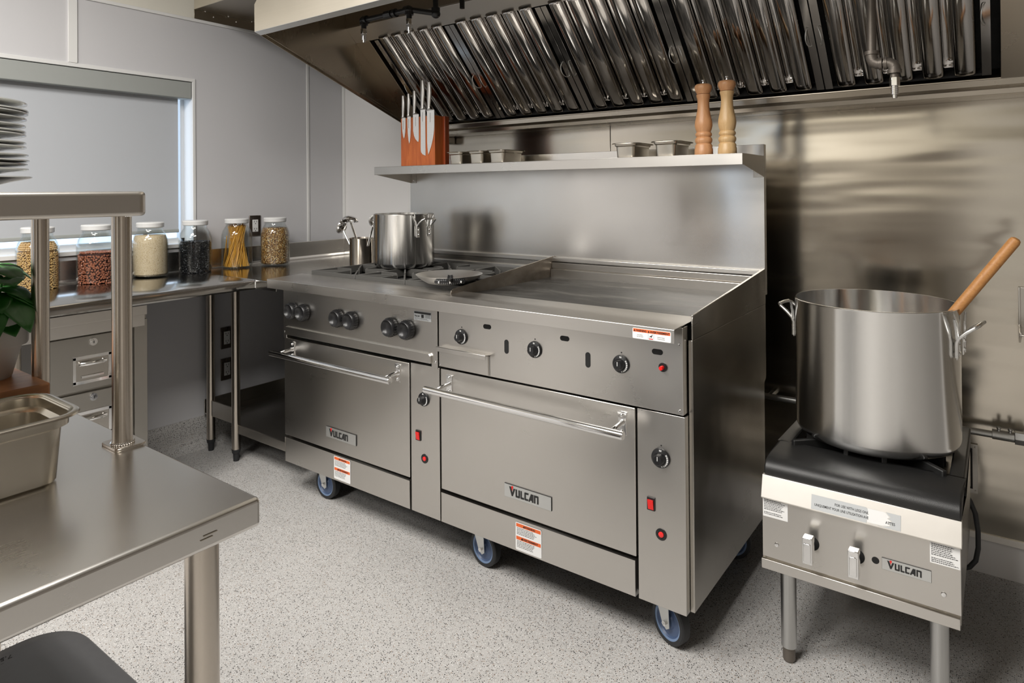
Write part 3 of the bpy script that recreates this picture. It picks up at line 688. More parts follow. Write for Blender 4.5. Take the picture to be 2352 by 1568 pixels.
# casters
def caster(x, y, yaw_):
    c = MB(); q = Matrix.Translation(thing_part('', t, (x, y, 0))) @ Matrix.Rotation(yaw_, 4, 'Z')
    c.box(-.045, .045, -.045, .045, .138, .1465).cyl((0, 0, .128), (0, 0, .14), .03)
    for s0 in (-1, 1):
        c.prism([(-.024, .13), (.03, .13), (.034, .055), (.022, .046), (.008, .055)], (-.002, s0 * .0225 + .0015, 0), (1, 0, 0), (0, 0, 1), .003)
    c.box(-.02, .03, -.024, .024, .126, .132); c.tube([(-.02, 0, .128), (-.06, .0, .125), (-.07, 0, .11)], .003, 8)
    o = c.build('caster', M['zinc'], t, local=True, bev=.0006); o.matrix_basis = q
    ro = Matrix.Translation((.016, 0, .0635)) @ Matrix.Rotation(PI / 2, 4, 'X')
    MB().lathe([(.05, -.016), (.06, -.016), (.0635, -.012), (.0635, .012), (.06, .016), (.05, .016)], n=48, mat=ro, ends=False).build('tyre', M['rubber'], o, local=True)
    w_ = MB().lathe([(.0, -.0135), (.018, -.0135), (.022, -.009), (.040, -.008), (.0445, -.013), (.051, -.0145), (.0515, 0), (.051, .0145), (.0445, .013), (.040, .008), (.022, .009), (.018, .0135), (0, .0135)], n=48, mat=ro, ends=False)
    for i, fc in enumerate(w_.f):
        r_ = sum(math.hypot(w_.v[k][0] - .016, w_.v[k][2] - .0635) for k in fc) / len(fc)
        w_.m[i] = 1 if r_ > .043 else 0
    w_.build('wheel', [M['wheel'], M['wheel_rim']], o, local=True)
    a = MB()
    for s0 in (-1, 1): a.cyl((.016, s0 * .0235, .0635), (.016, s0 * .030, .0635), .0078, n=6)
    a.build('axle', M['chrome'], o, local=True)
caster(-2.365, 1.84, .02); caster(-1.49, 1.835, -.12); caster(-.80, 1.84, -.38); caster(-2.36, 2.38, .3); caster(-.80, 2.38, .2)
# cooktop
MB().box(-2.50, -1.605, 1.868, 2.48, .885, .892).box(-2.51, -2.5, 1.868, 2.48, .885, .945).box(-2.5, -1.605, 2.45, 2.48, .885, .96).build('burner_pan', M['enamel'], t)
gx, gy = [-2.497, -2.2005, -1.904, -1.6075], [1.871, 2.160, 2.449]
def grate(cx, cy, hx, hy):
    g = MB(); zt, zb, w_ = .965, .930, .0035
    for sy in (-1, 1): g.box(cx - hx, cx + hx, cy + sy * hy - w_, cy + sy * hy + w_, zb, zt)
    for sx in (-1, 1): g.box(cx + sx * hx - w_, cx + sx * hx + w_, cy - hy, cy + hy, zb, zt)
    for i in range(8):
        a = PI / 4 * i; L = hx / max(abs(math.cos(a)), abs(math.sin(a))); Ly = L
        ex, ey = math.cos(a), math.sin(a)
        k = min(hx / abs(ex) if abs(ex) > 1e-6 else 9, hy / abs(ey) if abs(ey) > 1e-6 else 9)
        r0 = .048 if i % 2 == 0 else .03
        q = Matrix.Translation((cx, cy, 0)) @ Matrix.Rotation(a, 4, 'Z')
        g.add([(r0, -w_, zb + .004), (k, -w_, zb), (k, -w_, zt), (r0, -w_, zt), (r0, w_, zb + .004), (k, w_, zb), (k, w_, zt), (r0, w_, zt)],
              [(0, 1, 2, 3), (7, 6, 5, 4), (0, 4, 5, 1), (1, 5, 6, 2), (2, 6, 7, 3), (3, 7, 4, 0)], 0, q)
    g.lathe([(.062, .0), (.062, .012), (.056, .012), (.056, 0)], c=(cx, cy, .925), n=32, ends=False)
    g.build('burner_grate', M['iron'], t, bev=.0012, seg=1)
    b = MB().cyl((cx, cy, .892), (cx, cy, .906), .05).lathe([(.042, .906), (.045, .912), (.04, .92), (.015, .924), (0, .924)], c=(cx, cy, 0), n=32, ends=False)
    b.build('burner', M['iron'], t)
for i in range(3):
    for j in range(2): grate((gx[i] + gx[i + 1]) / 2, (gy[j] + gy[j + 1]) / 2, .1455, .1415)
MB().box(-1.5995, -.699, 1.872, 2.455, .90, .935).build('griddle_plate', M['griddle'], t, bev=.001)
MB().box(-1.5995, -.699, 2.455, 2.487, .90, .972).box(-1.5995, -.699, 2.466, 2.487, .972, 1.0).build('griddle_back_lip', M['steel_band'], t, bev=.003)
MB().box(-2.5, -.694, 2.468, 2.49, 1.003, 1.02).box(-2.5, -1.605, 2.455, 2.49, .955, .978).build('riser_ledge', M['steel'], t, bev=.002)
MB().box(-2.49, -.692, 2.49, 2.515, .93, 1.4785).build('back_riser', M['steel_riser'], t, bev=.001)
sh = MB().box(-2.483, -.6905, 2.235, 2.49, 1.4335, 1.4365).box(-2.483, -.6905, 2.235, 2.2375, 1.3985, 1.4355).box(-2.483, -.6905, 2.2375, 2.25, 1.3985, 1.4005)
for x0 in (-2.483, -.693): sh.yz([(2.237, 1.4), (2.4895, 1.358), (2.4895, 1.435), (2.237, 1.435)], x0, x0 + .0025)
sh.box(-2.48, -2.445, 2.4875, 2.4895, 1.358, 1.40).box(-.73, -.6935, 2.4875, 2.4895, 1.358, 1.40)
sh = sh.build('high_shelf', M['steel'], t, bev=.0008)
mb = MB().ball((-2.462, 2.487, 1.372), .004, 10).ball((-.712, 2.487, 1.372), .004, 10); mb.build('bracket_screws', M['chrome'], sh)

# ================================================================== THINGS ON THE COOKTOP
def pot_handle(mb, cx, cy, R, zt, ang_, s=1.0, up=.03):
    """cast loop handle riveted to the wall of a stockpot"""
    c, s_ = math.cos(ang_), math.sin(ang_)
    def P(o, w, z): return (cx + c * (R + o) - s_ * w, cy + s_ * (R + o) + c * w, zt + z)
    w = .047 * s
    mb.tube([P(.002, -w, -.115 * s), P(.002, -w, -.075 * s), P(.006 * s, -w, -.062 * s), P(.024 * s, -w * .98, -.044 * s), P(.042 * s, -w * .95, -.03 * s), P(.050 * s, -w * .75, -.024 * s), P(.051 * s, 0, -.023 * s),
             P(.050 * s, w * .75, -.024 * s), P(.042 * s, w * .95, -.03 * s), P(.024 * s, w * .98, -.044 * s), P(.006 * s, w, -.062 * s), P(.002, w, -.075 * s), P(.002, w, -.115 * s)], .0052 * s, 12)
    for sg in (-1, 1):
        mb.tube([P(.003, sg * w, -.065 * s), P(.002, sg * w * 1.12, -.04 * s), P(.001, sg * w * 1.5, -.008 * s)], [.0045 * s, .0042 * s, .0035 * s], 10)
        for dz in (-.082, -.105): mb.ball(P(.004, sg * w + .010 * s * (-sg), dz * s), .0055 * s, 10)
        a0 = [P(.001, sg * w - .002, -.12 * s), P(.001, sg * w - sg * .018 * s, -.12 * s), P(.001, sg * w - sg * .018 * s, -.07 * s), P(.001, sg * w, -.065 * s)]
        a1 = [tuple(Vector(q) + Vector((c, s_, 0)) * .0025) for q in a0]
        mb.add(a0 + a1, [(0, 1, 2, 3), (7, 6, 5, 4), (0, 4, 5, 1), (1, 5, 6, 2), (2, 6, 7, 3), (3, 7, 4, 0)])
def stockpot(cx, cy, z0, R, hh, label, ang_, hs, drop, rad=.022):
    t = thing('stockpot', (cx, cy, z0), label, 'stockpot')
    cor = [(R - rad * (1 - math.sin(a)), rad * (1 - math.cos(a))) for a in [i * PI / 12 for i in range(7)]]
    wl = .004
    pr = [(0, 0)] + cor + [(R, hh - .004), (R + .0015, hh - .001), (R, hh), (R - wl, hh), (R - wl, rad), (R - wl - rad * .3, .008), (R - rad - wl, .004), (0, .004)]
    MB().lathe(pr, n=96, ends=False).build('pot_body', M['pot'], t, local=True, ang=50)
    for k in (0, 1):
        mb = MB(); pot_handle(mb, 0, 0, R, hh - drop, ang_ + k * PI, hs); mb.build('pot_handle', M['alu'], t, local=True)
stockpot(-2.2631, 2.2193, .9653, .1405, .2475, 'medium aluminium stockpot standing on the back burner', math.radians(-6), .88, .0)
# frying pan
t = thing('frying_pan', (-1.712, 1.918, .9653), 'small shallow metal frying pan on the front burner by the griddle', 'pan')
MB().lathe([(0, 0), (.078, 0), (.086, .002), (.104, .013), (.119, .024), (.1255, .0305), (.128, .0325), (.1285, .0335), (.127, .034), (.1225, .0305), (.116, .025), (.101, .0155), (.084, .0045), (.077, .003), (0, .003)], n=72, ends=False).build('pan_body', M['skillet'], t, local=True, ang=50)
q = Matrix.Rotation(math.radians(-47), 4, 'Z')
hb = MB()
for i in range(15):
    a = math.radians(-23 + i * 46 / 14); w_ = .006 + .005 * math.cos(a * 4)
    r_ = .1105 + .0145; p = (r_ * math.cos(a), r_ * math.sin(a))
    hb.ball((p[0], p[1], .0195), .009, 10, 0, (.6, 1, 1.25 - .03 * abs(i - 7)))
hb.tube([(.118, 0, .021), (.130, 0, .026), (.142, 0, .034), (.150, 0, .040)], [.013, .011, .010, .011], 14, 0, flat=.75)
for dy in (-.006, .006): hb.box(.144, .153, dy - .003, dy + .003, .036, .0475)
hb.v = [tuple(q @ Vector(v)) for v in hb.v]
ho = hb.build('handle_bracket', M['black'], t, local=True)
rv_ = MB()
for a_ in (-18, 0, 18):
    a = math.radians(a_ - 47); rv_.ball((.1315 * math.cos(a), .1315 * math.sin(a), .0185), .0048, 10)
rv_.build('rivets', M['chrome'], ho, local=True)
# crock with ladles
CX, CY = -2.715, 2.352
t = thing('utensil_crock', (CX, CY, CT), 'tall steel canister behind the stockpot holding ladles', 'canister')
MB().lathe([(0, 0), (.058, 0), (.0615, .003), (.062, .01), (.062, .147), (.0635, .1495), (.0635, .1525), (.0605, .1535), (.0598, .15), (.0598, .006), (0, .004)], n=64, ends=False).build('canister_body', M['tube2'] if 'tube2' in M else M['tube'], t, local=True)
def ladle(top, foot, bowl_dir, br, label, tilt=1.0):
    top, foot = Vector(top), Vector(foot)
    t = thing('ladle', foot, label, 'ladle')
    d = (top - foot).normalized(); bd = Vector(bowl_dir).normalized()
    mb = MB().tube([foot, foot + d * .1, top - d * .02, top], [.0065, .0065, .006, .007], 10, flat=.5)
    mb.build('ladle_handle', M['chrome'], t)
    # bowl: open hemisphere whose mouth faces bd
    qv = bd.to_track_quat('Z', 'Y').to_matrix().to_4x4(); qv.translation = top + bd.cross(Vector((0, 0, 1))).normalized() * 0
    prof = [(0, -br * .62)] + [(br * math.sin(a), -br * .62 * math.cos(a)) for a in [PI / 2 * i / 8 for i in range(1, 9)]]
    prof += [(p[0] * .96, p[1] * .95 + .0005) for p in prof[::-1]]
    mb = MB().lathe(prof, n=40, ends=False, mat=qv); mb.build('ladle_bowl', M['chrome'], t)
ladle((-2.818, 2.305, 1.135), (-2.70, 2.33, .93), (-.95, -.35, .45), .042, 'ladle leaning left out of the canister with its bowl on edge')
ladle((-2.772, 2.325, 1.162), (-2.715, 2.375, .93), (.1, -.25, -1), .043, 'ladle with its bowl turned down above the canister')
ladle((-2.600, 2.34, 1.165), (-2.70, 2.345, .93), (.5, -.75, .2), .032, 'ladle standing in the canister half hidden by the stockpot')

# ================================================================== ON THE HIGH SHELF
SZ = 1.4365
def hotel_pan(x0, y0, w, d, h_, z, label, rim=.011, group=None, r=.018, name='steam_pan', taper=.006):
    t = thing(name, (x0 + w / 2, y0 + d / 2, z), label, 'pan', group)
    rows = []
    a, b = w / 2, d / 2
    def ring(ins, zz, rr): return [(p[0], p[1], zz) for p in rrect(-a + ins, a - ins, -b + ins, b - ins, max(.002, rr), 6)]
    step = h_ * .18
    prof = [(rim + taper + .006, 0.0, r * .6), (rim + taper + .001, .004, r * .9), (rim + taper * .5 + .0015, h_ - step - .004, r), (rim + .0005, h_ - step, r), (rim, h_ - .006, r), (rim - .001, h_ - .002, r + .002), (rim - .004, h_, r + .004), (.003, h_, r + rim), (.0008, h_ - .0015, r + rim), (0, h_ - .004, r + rim), (.002, h_ - .0045, r + rim), (.004, h_ - .0035, r + rim - .002),
            (rim - .003, h_ - .0015, r + .003), (rim + .001, h_ - .004, r), (rim + .0015, h_ - step + .001, r), (rim + taper * .5 + .003, h_ - step - .004, r), (rim + taper + .003, .006, r * .9), (rim + taper + .008, .0025, r * .6)]
    vs = []; fs = []
    for ins, zz, rr in prof: vs += ring(ins, zz, rr)
    n = len(ring(0, 0, .01)); k = len(prof)
    for j in range(k - 1):
        for i in range(n): fs.append((j * n + i, j * n + (i + 1) % n, (j + 1) * n + (i + 1) % n, (j + 1) * n + i))
    fs += [tuple(range(n))[::-1], tuple((k - 1) * n + i for i in range(n))]
    MB().add(vs, fs).build('pan_body', M['pan'], t, local=True)
    return t
G = 'small steam pans on the high shelf'
p1 = hotel_pan(-2.058, 2.275, .106, .172, .058, SZ, 'small steam pan right beside the knife block', group=G, r=.014)
for x, lab in ((-1.936, 'small steam pan in the middle of the row of three'), (-1.820, 'small steam pan third from the knife block'), (-1.203, 'small steam pan further from the pepper mills'), (-1.041, 'small steam pan next to the pepper mills')):
    c = copy_tree(p1); c.location.x = x + .053; c['label'] = lab
    if x > -1.9 : c.scale = (1.08, 1, 1.0)
# knife block
BX0, BX1, BY0, BY1 = -2.330, -2.108, 2.268, 2.355
t = thing('knife_block', ((BX0 + BX1) / 2, (BY0 + BY1) / 2, SZ), 'upright cherry wood magnetic knife block on the high shelf', 'knife block')
MB().box(BX0, BX1, BY0, BY1 - .03, SZ, SZ + .2315).build('block_front', M['block'], t, bev=.002)
MB().box(BX0 + .002, BX1 + .012, BY1 - .03, BY1, SZ, SZ + .231).build('block_back', M['block_end'], t, bev=.002)
def knife(x, ztip, zheel, ztop, w, kind, label, hw=.0085):
    t = thing('kitchen_knife', (x, BY0 - .004, ztip), label, 'knife', 'knives on the cherry block')
    y0, y1 = BY0 - .0028, BY0 - .0008; hgt = zheel - ztip
    if kind == 'chef': pl = [(-.35 * w, 0)] + [(-.5 * w + .15 * w * (1 - k / 5) ** 2, hgt * (.35 * k / 5)) for k in range(1, 6)] + [(-.5 * w, hgt), (.5 * w, hgt)] + [(.5 * w - (w * .85) * (1 - k / 8) ** 2.1, hgt * .72 * k / 8) for k in range(8, 0, -1)]
    elif kind == 'bread': pl = [(.5 * w, 0), (-.1 * w, hgt * .03), (-.42 * w, hgt * .075), (-.5 * w, hgt * .13), (-.5 * w, hgt), (.5 * w, hgt)] + [(.5 * w - (.0012 if k % 2 else 0), hgt * (1 - k / 60)) for k in range(3, 60)]
    elif kind == 'santoku': pl = [(.42 * w, 0), (.2 * w, hgt * .03), (-.12 * w, hgt * .12), (-.35 * w, hgt * .24), (-.5 * w, hgt * .42), (-.5 * w, hgt), (.5 * w, hgt), (.5 * w, hgt * .12)]
    else: pl = [(.02 * w, 0), (-.2 * w, hgt * .12), (-.42 * w, hgt * .38), (-.5 * w, hgt * .7), (-.5 * w, hgt), (.5 * w, hgt), (.5 * w, hgt * .6), (.4 * w, hgt * .3), (.22 * w, hgt * .1)]
    mb = MB().xz([(x + a, ztip + b) for a, b in pl], y0, y1)
    mb.build('blade', M['blade'], t)
    L = ztop - zheel; hx = x - w * .5 + hw
    sec = [(0, .004, .5), (.012, .007, .9), (.05, .0068, .9), (.1, .0058, .8), (.3, .0075, 1), (.6, .0095, 1.05), (.8, .0088, 1), (.95, .0078, .95), (1.0, .0076, .9)]
    vs = []; fs = []; nn = 12
    for f_, ww, dd in sec:
        off = -.0 + .003 * math.sin(f_ * PI) ; k_ = (w * .5 if f_ < .03 else hw * (ww / .0088))
        cxx = (x if f_ < .03 else hx + .002 * (f_ - .5) + off)
        for i in range(nn):
            a = 2 * PI * i / nn; vs.append((cxx + k_ * math.cos(a), (y0 + y1) / 2 - .0 + .0068 * dd * math.sin(a) - .003, zheel + L * f_))
    for j in range(len(sec) - 1):
        for i in range(nn): fs.append((j * nn + i, j * nn + (i + 1) % nn, (j + 1) * nn + (i + 1) % nn, (j + 1) * nn + i))
    fs += [tuple(range(nn))[::-1], tuple((len(sec) - 1) * nn + i for i in range(nn))]
    MB().add(vs, fs).build('knife_handle', M['knife_handle'], t, ang=60)
    e = MB(); e.box(x - .004, x - .0015, y0 - .0003, y0, zheel - .055, zheel - .012); e.build('blade_mark', M['blade_mark'], t)
M['blade_mark'] = plain('etched_mark', (.3, .29, .29), .5)
def kz(v): return SZ + v
knife(-2.307, kz(.132), kz(.232), kz(.338), .024, 'paring', 'shortest knife at the outer edge of the block, small pointed blade', .0098)
knife(-2.271, kz(.106), kz(.236), kz(.344), .0225, 'paring', 'slim pointed utility knife second from the outer edge', .0098)
knife(-2.226, kz(.112), kz(.243), kz(.354), .037, 'santoku', 'broad santoku style knife in the middle with curved tip', .0105)
knife(-2.180, kz(.046), kz(.262), kz(.398), .031, 'bread', 'long serrated bread knife on the block', .0135)
knife(-2.131, kz(.050), kz(.256), kz(.386), .046, 'chef', 'wide pointed cook knife nearest the small pans', .0135)
# pepper mills
def mill(x, label, mt, mb_, dz=0, s=1.0):
    t = thing('pepper_mill', (x, 2.265, SZ), label, 'pepper mill')
    k = .0295 * s
    body = [(0, 0), (k * 1.05, 0), (k * 1.07, .003), (k * 1.05, .02), (k * .98, .024), (k * .99, .032), (k * .84, .0385), (k * .96, .044), (k * 1.0, .051), (k * .95, .057), (k * .80, .0615), (k * .94, .067), (k * .95, .073), (k * .80, .079), (k * .92, .088), (k * 1.02, .102), (k * .98, .116), (k * .84, .134), (k * .70, .158), (k * .66, .178), (k * .70, .194), (k * .80, .205), (k * .80, .2095), (k * .70, .2105), (0, .2105)]
    MB().lathe([(r, z + (dz if z > .1 else 0)) for r, z in body], n=48, ends=False).build('mill_body', mb_, t, local=True, ang=50)
    z0 = .2115 + dz
    MB().lathe([(0, z0), (k * .72, z0), (k * .78, z0 + .004), (k * .93, z0 + .013), (k * 1.0, z0 + .021), (k * .97, z0 + .029), (k * .82, z0 + .034), (k * .3, z0 + .0355), (0, z0 + .0355)], n=48, ends=False).build('mill_head', mt, t, local=True, ang=50)
    MB().lathe([(.0022, z0 + .035), (.0022, z0 + .038), (.0048, z0 + .0385), (.0045, z0 + .041), (.002, z0 + .0425), (.0025, z0 + .0435), (.0052, z0 + .0455), (.0056, z0 + .048), (.004, z0 + .051), (0, z0 + .052)], n=24, ends=False).build('finial', M['chrome'], t, local=True)
mill(-.833, 'reddish wooden pepper mill on the high shelf', M['mill_red'], M['mill_red'])
mill(-.7505, 'paler two tone wooden pepper mill at the end of the high shelf', M['mill_red'], M['mill_pale'], .004)

# ================================================================== STOCKPOT RANGE
t = thing('stockpot_burner', (-.31, 2.2, 0), 'low floor standing gas stockpot burner on four tube legs', 'stove')
MB().box(-.533, -.084, 1.90, 2.49, .278, .54).build('body', M['steel_side'], t, bev=.001)
fp = MB().box(-.5385, -.083, 1.889, 1.9, .306, .475).build('front_panel', S, t, bev=.001)
MB().yz([(1.884, .274), (1.884, .3005), (1.905, .3005), (1.905, .274)], -.5405, -.0855).build('base_rail', S, t, bev=.001)
MB().yz([(1.876, .472), (1.892, .5285), (1.905, .5285), (1.905, .47), (1.878, .469)], -.5385, -.0805).build('top_trim', M['trimsteel'], t, bev=.001)
screws(fp, [(-.501, .346), (-.118, .346)], 1.889, .0062)
nose = [(1.892, .5285), (1.888, .536), (1.887, .546), (1.892, .558), (1.905, .568), (1.925, .573), (1.96, .575), (2.05, .575), (2.05, .53)]
ct = MB().yz(nose, -.533, -.081).box(-.533, -.5, 2.05, 2.49, .53, .575).box(-.114, -.081, 2.05, 2.49, .53, .575).box(-.5, -.114, 2.44, 2.49, .53, .575).box(-.5, -.114, 2.05, 2.44, .53, .538)
ct.build('cast_top', M['enamel'], t, bev=.004)
gr = MB()
for i in range(12):
    a = 2 * PI * (i + .5) / 12; q = Matrix.Translation((-.307, 2.22, 0)) @ Matrix.Rotation(a, 4, 'Z')
    gr.box(.07, .185 if i % 3 != 1 else .262, -.007, .007, .55, .5895, 0, q)
gr.lathe([(.075, .555), (.075, .575), (.062, .575), (.062, .555)], c=(-.307, 2.22, 0), n=40, ends=False)
gr.build('top_grate', M['enamel'], t, bev=.003)
MB().lathe([(.0, .538), (.05, .538), (.055, .55), (.03, .56), (0, .56)], c=(-.307, 2.22, 0), n=32, ends=False).build('burner', M['iron'], t)
for x, y in ((-.488, 1.955), (-.132, 1.955), (-.488, 2.44), (-.132, 2.44)):
    o = MB().cyl((x, y, .042), (x, y, .28), .0205, n=32).build('leg', M['galv'], t)
    MB().cyl((x, y, 0), (x, y, .006), .0135, .0165, n=24).cyl((x, y, .006), (x, y, .044), .0165, n=24).build('foot', M['pipe_grey'], o)
for x in (-.412, -.305):
    o = MB().lathe([(.019, 0), (.019, .0008), (0, .0008)], n=32, mat=Matrix.Translation((x, 1.889, .378)) @ Matrix.Rotation(PI / 2, 4, 'X'), ends=False).cyl((x, 1.889, .378), (x, 1.86, .378), .005).build('valve_opening', M['dark'], t)
    k = MB().box(x - .0125, x + .0125, 1.838, 1.864, .344, .412).box(x - .009, x + .009, 1.836, 1.84, .35, .398)
    k.build('lever_knob', M['alu2'] if 'alu2' in M else M['chrome'], o, bev=.004, seg=3)
MB().cyl((-.2621, 1.889, .3808), (-.2621, 1.8883, .3808), .0085, n=24).build('sight_hole', M['dark'], t)
b = MB().box(-.2475, -.143, 1.8865, 1.8892, .366, .3935); b.box(-.2479, -.1426, 1.8868, 1.8891, .3656, .3939, 1)
logo_into(b, (-.236, 1.8865, .3715), (1, 0, 0), (0, 0, 1), .0186, 1, 2, .0006); b.build('nameplate', [M['zinc'], M['ink'], M['red']], t)
for x0, z0, w_, h_, n_, sd in ((-.5365, .4165, .065, .055, 12, 4), (-.1455, .4145, .061, .056, 13, 6)):
    s_ = MB().box(x0, x0 + w_, 1.8885, 1.889, z0, z0 + h_); lines_of_print(s_, (x0 + .003, 1.8884, z0 + h_ - .006), (1, 0, 0), (0, 0, 1), w_ - .006, n_ - 1, .0042, .0017, 1, sd, (8,))
    s_.build('instruction_sticker', [M['label'], M['ink']], t)
# torn legs-only sticker on the sloping trim
dv = Vector((0, 1.892 - 1.876, .5285 - .472)).normalized(); o0 = Vector((-.410, 1.876 - .0006, .472)) + dv * .003
s_ = MB()
def quad(poly, mi, e=.0003): s_.prism(poly, o0, (1, 0, 0), dv, e, mi)
quad([(0, 0), (.13, 0), (.131, .008), (.134, .012), (.131, .02), (.134, .026), (.131, .034), (.129, .036), (0, .036)], 0)
quad([(.129, .0), (.205, .0), (.205, .036), (.172, .036), (.178, .030), (.183, .026), (.178, .022), (.186, .018), (.179, .012), (.184, .006), (.165, .001)], 0)
quad([(.131, .002), (.165, .003), (.182, .006), (.178, .012), (.184, .018), (.176, .022), (.181, .026), (.17, .035), (.132, .035)], 2, .0002)
s_v = len(s_.v)
text_into(s_, 'FOR USE WITH LEGS ONL', .0088, o0 + Vector((.056, 0, 0)) + dv * .021 - Vector((0, .0004, 0)), (1, 0, 0), dv, .0002, 1, width=.078, bold=.0001)
text_into(s_, 'UNIQUEMENT POUR UNE UTILISATION AVE', .0088, o0 + Vector((.008, 0, 0)) + dv * .0095 - Vector((0, .0004, 0)), (1, 0, 0), dv, .0002, 1, width=.126, bold=.0001)
text_into(s_, 'ATTES', .0088, o0 + Vector((.172, 0, 0)) + dv * .0095 - Vector((0, .0004, 0)), (1, 0, 0), dv, .0002, 1, width=.021, bold=.0001)
s_.build('legs_sticker', [M['label_grey'], M['ink'], M['label']], t)
stockpot(-.306, 2.219, .5895, .2145, .397, 'very large aluminium stockpot on the floor standing burner', math.radians(-8), 1.0, .012, .03)
t = thing('stirring_paddle', (-.32, 2.2, .62), 'long wooden stirring paddle leaning out of the large stockpot', 'paddle')
a0, a1 = Vector((-.33, 2.18, .64)), Vector((.0340, 2.2, 1.1815))
dd = (a1 - a0).normalized()
MB().tube([a0 + dd * .12, a0 + dd * .3, a1 - dd * .012, a1 - dd * .004, a1], [.0135, .0142, .0142, .012, .006], 20).build('paddle_shaft', M['paddle'], t)
MB().tube([a0, a0 + dd * .02, a0 + dd * .1, a0 + dd * .16], [.02, .04, .036, .014], 16, flat=.3).build('paddle_blade', M['paddle'], t)
# ================================================================== THE HOOD
HX0, HX1 = -2.5, 1.3
M['gutter'] = steel('gutter_steel', (.44, .4, .34), .25, 'x', .001)
t = HD = thing('exhaust_hood', (-1.0, 2.1, 2.0), 'long stainless exhaust hood over the cooking line', 'hood')
fr = MB().yz([(1.598, 1.9865), (1.6, 1.9865), (1.6, 2.10), (1.612, 2.124), (1.612, CZ), (1.61, CZ), (1.61, 2.125), (1.598, 2.101)], HX0, HX1)
fr.box(HX0, HX0 + .002, 1.598, 1.63, 1.9865, 2.10)
fr.build('fascia', M['hood_front'], t, bev=.0006)
MB().yz([(1.598, 1.9855), (1.627, 1.9765), (1.627, 2.02), (1.625, 2.02), (1.625, 1.979), (1.598, 1.9875)], HX0, HX1).build('fascia_lip', M['zinc'], t, bev=.0005)
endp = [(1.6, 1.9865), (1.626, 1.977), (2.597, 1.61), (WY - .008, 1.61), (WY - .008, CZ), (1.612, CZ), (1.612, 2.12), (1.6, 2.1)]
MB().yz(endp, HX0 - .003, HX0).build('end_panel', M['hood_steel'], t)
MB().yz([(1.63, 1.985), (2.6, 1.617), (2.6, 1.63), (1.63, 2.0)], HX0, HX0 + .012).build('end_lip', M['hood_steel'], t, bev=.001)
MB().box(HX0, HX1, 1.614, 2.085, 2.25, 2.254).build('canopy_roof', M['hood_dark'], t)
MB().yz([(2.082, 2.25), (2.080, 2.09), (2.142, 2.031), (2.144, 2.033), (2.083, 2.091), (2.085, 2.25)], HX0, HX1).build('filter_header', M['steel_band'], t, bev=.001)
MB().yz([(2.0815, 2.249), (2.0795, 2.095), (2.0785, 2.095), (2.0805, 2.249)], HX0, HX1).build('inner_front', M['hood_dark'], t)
# sloping plane of the filters: z = 4.173 - y
c45 = math.sqrt(.5)
def onp(sd, off=0.0): return (2.14 + sd * c45 - off * c45, 2.033 - sd * c45 - off * c45)   # sd down the slope, off towards the cook
def slope_plate(mb, x0, x1, s0, s1, off, th, mi=0):
    a, b_, c_, d_ = onp(s0, off), onp(s1, off), onp(s1, off - th), onp(s0, off - th)
    mb.yz([a, b_, c_, d_], x0, x1, mi)
FL = .538
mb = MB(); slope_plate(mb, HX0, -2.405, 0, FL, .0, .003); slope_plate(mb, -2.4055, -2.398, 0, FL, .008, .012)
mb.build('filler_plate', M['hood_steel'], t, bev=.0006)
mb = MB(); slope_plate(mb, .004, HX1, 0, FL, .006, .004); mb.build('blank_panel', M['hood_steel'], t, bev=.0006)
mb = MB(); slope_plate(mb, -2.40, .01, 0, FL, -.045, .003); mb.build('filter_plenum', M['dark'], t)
lip = MB().yz([(2.516, 1.648), (2.52, 1.648), (2.523, 1.629), (2.556, 1.622), (2.56, 1.606), (2.60, 1.603), (2.77, 1.612), (2.77, 1.618), (2.60, 1.61), (2.566, 1.612), (2.562, 1.628), (2.530, 1.635), (2.527, 1.652), (2.516, 1.652)], HX0, HX1)
lip.build('grease_gutter', M['gutter'], t, bev=.0008)
MB().box(HX0 + .02, HX0 + .024 + .055, 2.70, 2.77, 1.572, 1.612).build('grease_cup', M['steel'], t, bev=.006)
